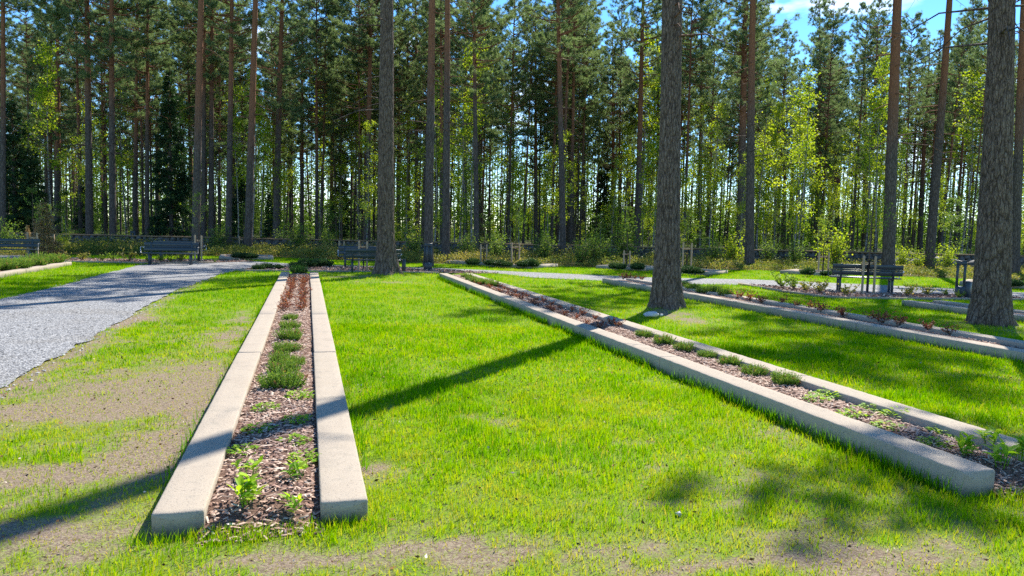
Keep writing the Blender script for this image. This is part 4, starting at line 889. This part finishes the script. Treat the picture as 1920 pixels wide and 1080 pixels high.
MID = [  # base x, base y, top x, width in px at mid height, height, crown variant, trunk set
 (803, 500, 809, 15.5, 23, 4, 'tall grey pine directly behind the left lantern bollard'), (836, 491, 840, 13, 24, 5, 'pine with reddish upper trunk just right of the lantern bollard'), (829, 474, 826, 7.5, 22, 3, 'slim reddish pine hidden close behind the pine right of the lantern bollard'),
 (1056, 488, 1047, 10.5, 23, 2, 'slim orange topped pine right of centre, bare up to the top'), (1405, 503, 1412, 15, 23, 4, 'bluish grey pine trunk right of the thick middle pine'), (1388, 486, 1399, 15, 23, 1, 'dark pine trunk half hidden behind the bluish grey one'),
 (1665, 514, 1681, 19.5, 25.5, 3, 'dark grey pine right behind the right bench'), (1741, 508, 1780, 15, 23, 4, 'orange barked pine leaning right, right of the right bench'), (1724, 476, 1745, 9, 21, 3, 'slim pine leaning right, left of the leaning orange one'), (1901, 519, 1922, 16, 23, 3, 'dark pine at the right edge, behind the thickest trunk'),
 (1194, 477, 1207, 11.5, 23, 2, 'orange topped pine just left of the thick middle pine'), (1311, 474, 1316, 8, 22, 2, 'slim dark pine just right of the thick middle pine'), (1537, 474, 1535, 10.5, 23, 1, 'bright orange pine trunk left of the right bench'), (1555, 466, 1563, 9.5, 21, 2, 'grey pine close right of the bright orange trunk'), (1569, 464, 1573, 10, 22, 3, 'brown pine second to the right of the bright orange trunk'), (1621, 472, 1625, 11, 22, 1, 'dark pine behind the stakes at the right bench'),
 (367, 478, 376, 14, 24, 5, 'pale grey pine standing behind the bench at the end of the gravel path'), (381, 464, 383, 8, 22, 3, 'thin dark pine close right of the pale grey pine by the second bench'), (396, 464, 397, 10, 22, 2, 'dark pine second to the right of the second bench'), (428, 473, 434, 10.5, 23, 2, 'dark pine left of the leaning grey pine'), (465, 476, 478, 13, 24, 4, 'grey pine leaning right, left of the end of the long bed'), (517, 470, 528, 11.5, 22, 0, 'dark pine leaning right above the end of the long bed'),
 (688, 468, 694, 10.5, 23, 3, 'reddish pine just left of the thick pine left of centre'), (782, 466, 779, 8, 21, 1, 'slim reddish pine left of the lantern bollard'), (872, 472, 873, 8, 20, 1, 'slim pine first right of the pine behind the lantern bollard'), (894, 483, 889, 9, 21, 1, 'slim dark pine beside the staked planter tree'), (594, 463, 594, 6.5, 20, 1, 'very thin dark pine above the end of the long bed'), (566, 458, 567, 7.5, 21, 0, 'thin dark pine above the heather bed end'), (747, 460, 748, 6, 20, 1, 'thin dark pine close right of the thick pine left of centre'), (765, 461, 766, 7.5, 20, 0, 'dark thin pine between the thick pine left of centre and the lantern bollard'),
 (168, 464, 164, 12.5, 24, 2, 'straight dark pine second of the tall left trunks'), (212, 466, 209, 11.5, 23, 1, 'orange barked tall pine at left'), (107, 452, 110, 11.5, 20, 0, 'dark pine with drooping limbs, left of the straight dark pine'), (95, 446, 94, 9, 20, 0, 'thin dark pine leaning into the drooping limbed one'), (87, 441, 84, 6.5, 18, 1, 'very thin dark pine behind the brown young spruce'), (276, 462, 276, 7.5, 23, 2, 'slim red barked pine left of the second bench'), (254, 459, 256, 8, 20, 1, 'dark pine stem above the far lantern bollard'), (5, 466, 6, 9.5, 23, 3, 'grey pine at the left edge behind the leftmost bench'),
 (1072, 468, 1074, 9, 21, 0, 'dark twin pine stem right of the slim orange topped pine'), (1067, 466, 1068, 9, 21, 1, 'dark pine stem hidden right behind the slim orange topped pine'), (1470, 468, 1472, 6.5, 20, 1, 'thin dark pine right of the bluish grey pine'), (1765, 475, 1770, 7, 20, 2, 'thin pine right of the leaning orange pine'), (1005, 468, 1003, 7.5, 20, 1, 'thin dark pine left of the slim orange topped pine'), (1093, 465, 1098, 8.5, 21, 1, 'dark pine third right of the slim orange topped pine'), (1150, 466, 1150, 8, 20, 0, 'dark pine left of the orange topped pine'), (1233, 470, 1234, 8, 21, 2, 'dark pine peeping out left of the thick middle pine'),
]
mid_px = []
for k, (bx, by, tx, w, H, var, lab) in enumerate(MID):
    p = P(bx, by); q = at_depth(tx, 0, p); lean = (q[:2] - p[:2]) / q[2]; r = w / 2 / pxm(p) / .80
    add_pine(p, lean, r, H, var, TRUNK[k % 4] if by > 480 else TRUNK[k % 4], lab, None, sc=1.3 if bx == 1665 else 1.0 if bx in (1405, 1741) else rng.uniform(.85, 1.05)); mid_px.append((p[0], p[1]))
# forest behind the wall
pts = list(mid_px); fillp = []
tries = 0
while len(fillp) < 238 and tries < 20000:
    tries += 1; d = sqrt(rng.uniform(50 ** 2, 96 ** 2)); lat = rng.uniform(-.76, .80) * d; p = FH[:2] * d + RT[:2] * lat
    mind = 1.6 + .010 * (d - 45)
    if rng.uniform() < .15 * np.clip(lat / d, 0, 1): continue
    if all((p[0] - a) ** 2 + (p[1] - b) ** 2 > mind ** 2 for a, b in pts): pts.append(tuple(p)); fillp.append((p, d))
for k, (p, d) in enumerate(fillp):
    r = rng.uniform(.075, .17); H = rng.uniform(17, 23); px, py, _ = proj((p[0], p[1], 0))
    o = add_pine(p, rng.normal(0, .012, 2), r, H, int(rng.choice([0, 1, 2, 3, 4])), TRUNKF[k % 4], 'x', 'far pines behind the stone wall', sc=rng.uniform(.75, 1.0)); later(o, px, 'thin far pine')
def birch(seed, H=10., cb=.25, nb=34, nl=62, spread=2.1, ls=.115, mat='birch_leaf'):
    st = MB(); lf = MB(); z = np.linspace(0, H, 12); x = .12 * np.sin(z * .5 + seed); y = .12 * np.cos(z * .4 + seed); x -= x[0]; y -= y[0]; st.tube(np.stack([x, y, z], 1), np.linspace(.06, .01, 12) * H / 10, 7)
    for k in range(nb):
        t_ = cb + (1 - cb) * rng.uniform(0, 1); b = np.array([np.interp(t_ * H, z, x), np.interp(t_ * H, z, y), t_ * H]); a = rng.uniform(0, 6.28); L = spread * (1.12 - t_) ** .7 * rng.uniform(.4, 1.15) * (.5 + .5 * min(1, (t_ - cb) * 5 + .4)); el = rng.uniform(.1, .9); e = b + L * np.array([cos(a) * cos(el), sin(a) * cos(el), sin(el)]); m = (b + e) / 2 + np.array([0, 0, .08 * L])
        st.tube([b, m, e], [.014, .009, .003], 3, False)
        for q_ in range(rng.integers(1, 4)):
            n = int(nl * rng.uniform(.3, .9)); cc = b + (e - b) * rng.uniform(.35, 1.08) + rng.normal(0, .12, 3); c = cc + rng.normal(0, .15 + .07 * L, (n, 3)) * np.array([1, 1, .75])
            leaves(lf, c, rdirs(n, -.9, .5), rng.uniform(.7, 1.3, n) * ls, rng.uniform(.33, .45, n) * ls, np.clip(rng.normal(.5 + rng.normal(0, .12), .2, n), 0, 1))
    return mesh_only(st, 'stem', MAT['birch_bark'], True), mesh_only(lf, 'crown', MAT[mat])
BIRCH = [birch(0), birch(1, 10, .35, 30, 60, 1.9), birch(2, 10, .5, 28, 62, 1.8), birch(3, 10, .15, 34, 55, 1.7)]
BIRCHB = [birch(4, 10, .1, 38, 60, 2.2, .13, 'bush_leaf'), birch(5, 10, .12, 36, 60, 2.0, .13, 'birch_leaf'), birch(6, 10, .05, 40, 60, 2.6, .15, 'bush_leaf')]
def add_birch(m, p, H, label, group, cat='birch', name='birch_tree', wid=1.0):
    s = H / 10; o = thing(name, (p[0], p[1], 0), label, cat, group, rng.uniform(0, 6), (s * wid, s * wid, s)); kid('stem', m[0], o); kid('crown', m[1], o); return o
def Hof(px, ytop, d):
    p = PD(px, d); return p, at_depth(px, ytop, p)[2]
for px, yt, d, m, wid, lab in [(490, 215, 50, BIRCH[2], 1.2, 'bright yellow green birch right of the leaning grey pine'), (238, 150, 54, BIRCH[0], 1.15, 'tall bright birch right of the orange trunk at left'), (412, 130, 56, BIRCH[2], .8, 'birch with sparse yellow leaves right of the second bench'), (893, 20, 62, BIRCH[2], .75, 'tall birch whose yellow crown stands high right of the lantern bollard'), (600, 130, 60, BIRCH[1], 1.1, 'leafy birch above the end of the long bed'), (672, 140, 56, BIRCH[1], .8, 'birch just left of the thick pine left of centre'), (1196, 60, 56, BIRCH[1], .85, 'tall yellow green birch left of the thick middle pine'),
                               (1486, 170, 48, BIRCH[1], 1.15, 'broad yellow birch left of the orange trunk near the right bench'), (1640, 105, 46, BIRCH[1], .75, 'slender bright yellow birch left of the pine behind the right bench'), (1800, 140, 52, BIRCH[2], 1.1, 'yellow green birch left of the rightmost thick pine'), (955, 190, 58, BIRCH[3], .9, 'green birch left of the slim orange topped pine'), (1312, 190, 56, BIRCH[3], .9, 'green birch right of the thick middle pine'), (1432, 230, 60, BIRCH[3], 1.0, 'birch right of the bluish grey pine'), (760, 250, 64, BIRCH[3], 1.0, 'birch behind the gap left of the lantern bollard'), (1575, 230, 56, BIRCH[0], .9, 'birch behind the right bench'), (60, 250, 60, BIRCH[3], 1.0, 'birch behind the leftmost bench'), (1020, 230, 66, BIRCH[0], .9, 'pale green birch far behind the planters')]:
    p, H = Hof(px, yt, d); add_birch(m, p, H, lab, None, wid=wid)
k = 0; pl = []; tries = 0
while k < 150 and tries < 5000:
    tries += 1; d = 42 + 46 * rng.uniform() ** 1.5; lat = rng.uniform(-.74, .76) * d; p = FH[:2] * d + RT[:2] * lat
    if any((p[0] - a) ** 2 + (p[1] - b) ** 2 < 1.2 for a, b in pl): continue
    pl.append(tuple(p)); px = proj((p[0], p[1], 0))[0]; tall = rng.uniform() < .62
    H = rng.uniform(5, 12) if tall else rng.uniform(1.8, 4.2); m = BIRCHB[k % 3] if not tall else (BIRCH[3], BIRCH[1], BIRCH[0])[k % 3]
    o = add_birch(m, p, H, 'x', 'leafy saplings behind the stone wall', 'sapling', 'leafy_sapling', .85 if tall else 1.5); later(o, px, ('tall' if tall else 'low') + ' leafy sapling'); k += 1
def spruce(seed, H=10., R=1.9, nw=34, mat='spruce_needle', ls=1.0, per=16):
    tr = MB(); cr = MB(); tr.tube([(0, 0, 0), (0, 0, H * .5), (0, 0, H)], [.13 * H / 10, .08 * H / 10, .01], 8); C_, D_ = [], []
    for k in range(nw):
        z = H * (.03 + .95 * (k / nw) ** .95); f = (1 - z / H) ** .85; 
        for j in range(rng.integers(6, 9)):
            a = rng.uniform(0, 6.28); L = R * f * rng.uniform(.7, 1.15) + .08 * ls; b = np.array([0, 0, z + rng.uniform(-.1, .1)]); e = b + np.array([cos(a) * L, sin(a) * L, -.28 * L + .2 * f * 0]); tr.tube([b, e], [.018 * ls, .004], 3, False)
            n = max(3, int(L * 12 / ls)); s = rng.uniform(.2, 1.03, n)[:, None]; q = b + (e - b) * s; q[:, 2] += .12 * L * (s[:, 0]) ** 3; side = np.array([-sin(a), cos(a), 0]) * (rng.uniform(-1, 1, n) * (.12 + .22 * L * (1 - s[:, 0])))[:, None]; q = q + side; q[:, 2] -= np.abs(rng.normal(0, .10 * ls, n)); C_.append(q); D_.append(np.repeat([[cos(a), sin(a), -.5]], n, 0))
    C_ = np.concatenate(C_); D_ = np.concatenate(D_); n = len(C_); dd = np.repeat(D_, per, 0) * .7 + rdirs(n * per) * .8; dd /= np.linalg.norm(dd, axis=1)[:, None]
    needles(cr, np.repeat(C_, per, 0) + rng.normal(0, .04 * ls, (n * per, 3)), dd, rng.uniform(.09, .22, n * per) * ls, .020 * ls, np.clip(np.repeat(rng.normal(.4, .15, n), per) + rng.normal(0, .15, n * per), 0, 1))
    return mesh_only(tr, 'trunk', MAT['bark_far'], True), mesh_only(cr, 'crown', MAT[mat])
SPR = [spruce(0), spruce(1, 10, 1.6)]
for px, yt, d, m, wid, lab in [(322, 120, 47, SPR[1], .95, 'tall dark spruce behind the second bench'), (30, 175, 43, SPR[0], 1.35, 'broad dark spruce at the left edge'), (66, 260, 46, SPR[1], 1.1, 'darker spruce just right of the broad one at left'), (452, 300, 52, SPR[0], .9, 'small dark spruce behind the leaning grey pine'), (505, 360, 48, SPR[0], 1.0, 'low dark spruce above the end of the long bed'), (155, 330, 56, SPR[1], 1.1, 'small spruce between the left trunks'), (1130, 250, 74, SPR[0], .8, 'far spruce right of the slim orange topped pine'), (640, 250, 70, SPR[1], .9, 'far spruce left of the reddish pine')]:
    p, H = Hof(px, yt, d); o = thing('spruce_tree', (p[0], p[1], 0), lab, 'spruce', 'dark spruces among the pines', rng.uniform(0, 6), (H / 10 * wid, H / 10 * wid, H / 10)); kid('trunk', m[0], o); kid('crown', m[1], o)
BS = spruce(7, 2.0, .62, 16, 'brown_needle', .42, 10)
for px, py, H, w_, lab in ((83, 481, 2.35, 1.05, 'young spruce with brown dried needles beside the leftmost bench'), (53, 478, 1.35, .6, 'smaller half dried young spruce behind the leftmost bench')):
    p = P(px, py); o = thing('young_spruce', (p[0], p[1], 0), lab, 'young spruce', None, 0, (H / 2 * w_, H / 2 * w_, H / 2)); kid('trunk', BS[0], o); kid('crown', BS[1], o)

# ------------------------------------------------------------------ dry stone wall, rocks, undergrowth
WL = [np.array(a) for a in ((-30, 49.5), (-14, 45.6), (-7.6, 43.4), (7.9, 39.9), (22.9, 35.2), (33, 32.0), (50, 26.6))]
wroot = thing('stone_wall', (7.9, 39.9, 0), 'long low dark dry stone wall between the cemetery lawn and the forest', 'wall')
st, cp = MB(), MB(); sd = 0; RK = [rock_mesh(k, 1, 1, 1, 5, rough=.3) for k in range(8)]
for a, b in zip(WL[:-1], WL[1:]):
    L = np.linalg.norm(b - a); d = (b - a) / L; ang = atan2(d[1], d[0])
    for row, z in enumerate((.10, .30, .49, .63)):
        s = rng.uniform(0, .3)
        while s < L:
            w = rng.uniform(.2, .5); q = a + d * (s + w / 2); v, f = RK[sd % 8]; sd += 1; cz, s_ = cos(ang + rng.normal(0, .2)), sin(ang); vv = v * np.array([w * .52, .26, .125 * rng.uniform(.85, 1.2)]); ca, sa = cos(ang), sin(ang)
            vv = np.stack([vv[:, 0] * ca - vv[:, 1] * sa, vv[:, 0] * sa + vv[:, 1] * ca, vv[:, 2]], 1) + np.array([q[0] + rng.normal(0, .03), q[1] + rng.normal(0, .03), z]) - np.array([7.9, 39.9, 0]); st.add(vv, f); s += w
    s = 0
    while s < L:
        w = min(rng.uniform(.8, 1.4), L - s); q = a + d * (s + w / 2) - np.array([7.9, 39.9]); cp.box((q[0], q[1], .755 + rng.uniform(-.012, .012)), (w - .02, .5, .07), ang, None, .012); s += w
    c = (a + b) / 2 - np.array([7.9, 39.9]); st.box((c[0], c[1], .34), (L, .22, .68), ang)
st.build('stones', MAT['stone'], wroot, True); cp.build('coping', MAT['coping'], wroot)
for k, (px, py, s_, lab) in enumerate([(1690, 503, .42, 'dark boulder by the wall just left of the leaning orange pine'), (1712, 504, .36, 'lower dark boulder left of the leaning orange pine'), (1768, 506, .5, 'large dark boulder with pale top right of the leaning orange pine'), (1790, 506, .4, 'dark boulder left of the open lantern bollard'), (1835, 509, .45, 'dark boulder seen right of the open lantern bollard'), (1652, 500, .4, 'dark boulder above the right bench'), (1598, 498, .38, 'dark boulder above the left half of the right bench')]):
    p = P(px, py); v, f = rock_mesh(k + 20, s_ * 1.3, s_ * .8, s_ * .9, 8, rough=.5); mb = MB(); mb.add(v, f); o = mb.build('boulder', MAT['stone'], smooth=False); o.location = (p[0], p[1], s_ * .35); o.rotation_euler = (0, .3 * rng.normal(), rng.uniform(0, 6)); tag(o, lab, 'boulder', 'boulders in front of the wall')
ex = np.array([a for a, b in LAWN_EDGE]); ey = np.array([b for a, b in LAWN_EDGE])
def wall_depth(px):
    d = ray(px, 460)[:2]
    for a, b in zip(WL[:-1], WL[1:]):
        m_ = np.array([[d[0], -(b - a)[0]], [d[1], -(b - a)[1]]]); s = np.linalg.solve(m_, a)
        if 0 <= s[1] <= 1 and s[0] > 0: return s[0] * (d @ FH[:2])
    return 42.
mb = MB(); n = 2600
cx_ = rng.uniform(-80, 2000, n)
for px in cx_:
    e = P(px, np.interp(px, ex, ey)); de_ = e @ FH; wd = wall_depth(px) - .5; u = rng.uniform(0, 1) ** 1.2; q = e[:2] + ray(px, 460)[:2] / (ray(px, 460)[:2] @ FH[:2]) * (u * max(.5, wd - de_))
    h = (.6 if px > 1400 else 1) * (.24 + .6 * fbm(np.array([q[0]]), np.array([q[1]]), .45, 91)[0]) * rng.uniform(.5, 1.25) * (.65 + .5 * u); m = 38; r = .28
    pp_ = np.stack([q[0] + rng.normal(0, r * .55, m), q[1] + rng.normal(0, r * .55, m), h * rng.uniform(.1, 1, m) ** .7], 1)
    vb = .30 + .9 * (fbm(np.array([q[0]]), np.array([q[1]]), .35, 92)[0] - .5) + (.22 if 480 < px < 1000 or px > 1600 else 0)
    leaves(mb, pp_, rdirs(m, -.3, 1), rng.uniform(.05, .10, m), rng.uniform(.017, .03, m), np.clip(rng.normal(vb, .2, m), 0, 1))
    needles(mb, np.repeat([[q[0], q[1], 0]], 5, 0) + rng.normal(0, .1, (5, 3)) * np.array([1, 1, 0]), rdirs(5, .7, 1), np.full(5, h), .006, np.full(5, .95))
tag(mb.build('ground_cover', MAT['shrub_leaf']), 'olive and yellow low shrubs filling the strip before the stone wall', 'ground cover', None, 'stuff')
mb = MB(); n = 1500; d = rng.uniform(42, 85, n); lat = rng.uniform(-.78, .8, n) * d; q = FH[None, :2] * d[:, None] + RT[None, :2] * lat[:, None]
for j in range(n):
    m = 26; h = rng.uniform(.3, 1.0); leaves(mb, np.stack([q[j, 0] + rng.normal(0, .3, m), q[j, 1] + rng.normal(0, .3, m), h * rng.uniform(.1, 1, m)], 1), rdirs(m, -.3, 1), rng.uniform(.07, .14, m), rng.uniform(.025, .045, m), np.clip(rng.normal(.4, .22, m), 0, 1))
tag(mb.build('forest_undergrowth', MAT['bush_leaf']), 'leafy undergrowth on the forest floor behind the wall', 'undergrowth', None, 'stuff')
BUSH = []
for s in range(3):
    tw, lf = MB(), MB()
    for k in range(26):
        a = rng.uniform(0, 6.28); ln = rng.uniform(.1, .8); e = np.array([cos(a) * ln * .7, sin(a) * ln * .7, rng.uniform(.5, 1.25)]); tw.tube([(0, 0, 0), e * .5 + rng.normal(0, .04, 3), e], [.012, .008, .003], 4, False)
        m = 42; t_ = rng.uniform(.25, 1.05, m)[:, None]; leaves(lf, e * t_ + rng.normal(0, .09, (m, 3)), rdirs(m, -.5, .9), rng.uniform(.05, .085, m), rng.uniform(.018, .03, m), np.clip(rng.normal(.55, .22, m), 0, 1))
    BUSH.append((mesh_only(tw, 'twigs', MAT['twig']), mesh_only(lf, 'leaves', MAT['birch_leaf' if s == 0 else 'bush_leaf'])))
for k, (px, py, s, m, lab) in enumerate([(1565, 503, 1.7, 0, 'big bright yellow leaved bush above the left end of the right bench'), (1372, 500, 1.35, 0, 'bright leafy bush left of the bluish grey pine'), (1112, 497, 1.2, 1, 'leafy bush right of the slim orange topped pine'), (1085, 498, 1.0, 2, 'small bush at the foot of the slim orange topped pine'), (1168, 494, 1.6, 1, 'tall bush by the staked tree left of the thick middle pine'), (1138, 497, 1.0, 2, 'small bush left of that staked tree'), (1020, 492, 1.2, 1, 'leafy bush left of the slim orange topped pine'), (930, 489, 1.1, 2, 'leafy bush behind the planter dwarf conifers'), (875, 489, 1.0, 1, 'leafy bush right of the pine behind the lantern bollard'), (780, 485, 1.2, 2, 'leafy bush left of the lantern bollard'),
                                         (560, 477, 1.3, 1, 'leafy bush beyond the end of the long bed'), (610, 478, 1.1, 2, 'second leafy bush beyond the end of the long bed'), (530, 474, 1.0, 1, 'leafy bush at the foot of the dark leaning pine'), (118, 473, .75, 0, 'bright young leafy bush right of the brown young spruce'), (20, 474, 1.2, 2, 'dark leafy bush behind the leftmost bench'), (410, 474, 1.1, 1, 'leafy bush right of the second bench stakes'), (1490, 501, 1.1, 2, 'leafy bush left of the bright orange trunk'), (1690, 507, 1.0, 0, 'pale bush right of the pine behind the right bench'), (1775, 511, 1.1, 0, 'yellow bush right of the leaning orange pine'), (1720, 508, .8, 0, 'small yellow bush left of the leaning orange pine'), (1440, 498, 1.0, 1, 'bush right of the bluish grey pine by the bare wall'), (1335, 500, 1.1, 2, 'bush right of the staked tree by the thick middle pine')]):
    p = P(px, py); o = thing('leafy_bush', (p[0], p[1], 0), lab, 'bush', 'leafy bushes in front of the wall', rng.uniform(0, 6), s); kid('twigs', BUSH[m][0], o); kid('leaves', BUSH[m][1], o)
# far wood that reads as one mass
mb = MB()
for k in range(460):
    d = rng.uniform(97, 135); lat = rng.uniform(-.8, .8) * d; p = FH[:2] * d + RT[:2] * lat; H = rng.uniform(15, 22); mb.tube([(p[0], p[1], 0), (p[0] + rng.normal(0, .3), p[1], H)], [rng.uniform(.09, .16), .04], 5, False, .0)
far = mb.build('far_wood_stems', MAT['bark_far'])
mb = MB()
for k in range(1800):
    d = rng.uniform(98, 135); lat = rng.uniform(-.82, .82) * d; p = FH[:2] * d + RT[:2] * lat; low = k % 3 > 0; u = lat / d
    if not low and rng.uniform() < .25: continue
    H = rng.uniform(3, 14) * (1 if u < .1 else .6) if low else rng.uniform(13, 22); m = 150; r = 2.1 if low else 1.5; z = rng.uniform(0, 1, m) ** (1 if low else .6) * H if low else H - rng.uniform(0, 1, m) ** .8 * H * .5
    rr = r * np.sqrt(rng.uniform(0, 1, m)) * (1 if low else np.clip((H - z) / 4 + .15, 0, 1)); a = rng.uniform(0, 6.28, m); leaves(mb, np.stack([p[0] + rr * np.cos(a), p[1] + rr * np.sin(a), z], 1), rdirs(m), rng.uniform(.25, .5, m), rng.uniform(.07, .15, m), np.clip(rng.normal(.28 if low else .1, .2, m), 0, 1))
fl = mb.build('far_wood', MAT['bush_leaf']); far.parent = fl; far.name = 'stems'
tag(fl, 'hazy far wood of thin stems and leaves closing the view behind the pines', 'far wood', None, 'stuff')
# pale houses beyond the wood
def house(px, d, w, dep, h, mat, label):
    p = PD(px, d); root = thing('house', (p[0], p[1], 0), label, 'house', 'houses beyond the wood', -TH)
    mb = MB(); mb.box((0, 0, h / 2), (w, dep, h)); mb.build('wall', MAT[mat], root)
    mb = MB(); e = .4; hh = h + w * 0 + 2.2; v = [(-w / 2 - e, -dep / 2 - e, h - .05), (w / 2 + e, -dep / 2 - e, h - .05), (w / 2 + e, dep / 2 + e, h - .05), (-w / 2 - e, dep / 2 + e, h - .05), (-w / 2 - e, 0, hh), (w / 2 + e, 0, hh)]; n0 = mb.n; mb.add(v, [(0, 1, 5, 4), (2, 3, 4, 5), (3, 2, 1, 0)]); mb.f[3].append(np.array([(0, 4, 3), (1, 2, 5)])); rf = mb.build('roof', MAT['roof'], root)
    mb = MB(); mb.box((w * .2, .4, hh), (.6, .6, 1.2)); mb.build('chimney', MAT['render'], rf)
    for k in range(4):
        x = -w / 2 + w * (k + .5) / 4; mb = MB(); mb.box((x, -dep / 2 - .02, h * .55), (1.1, .08, 1.2)); wi = mb.build('window', MAT['render'], root); mb = MB(); mb.box((x, -dep / 2 - .07, h * .55), (.9, .03, 1.0)); mb.build('pane', MAT['glass'], wi)
house(1215, 140, 14, 8, 4.2, 'render', 'pale far house glimpsed left of the thick middle pine')
house(1560, 138, 18, 8, 3.2, 'render', 'pale far house with grey roof glimpsed behind the right bench trunks')
house(1010, 145, 10, 8, 4.0, 'clad', 'reddish far house glimpsed behind the planters right of centre')
name_all()
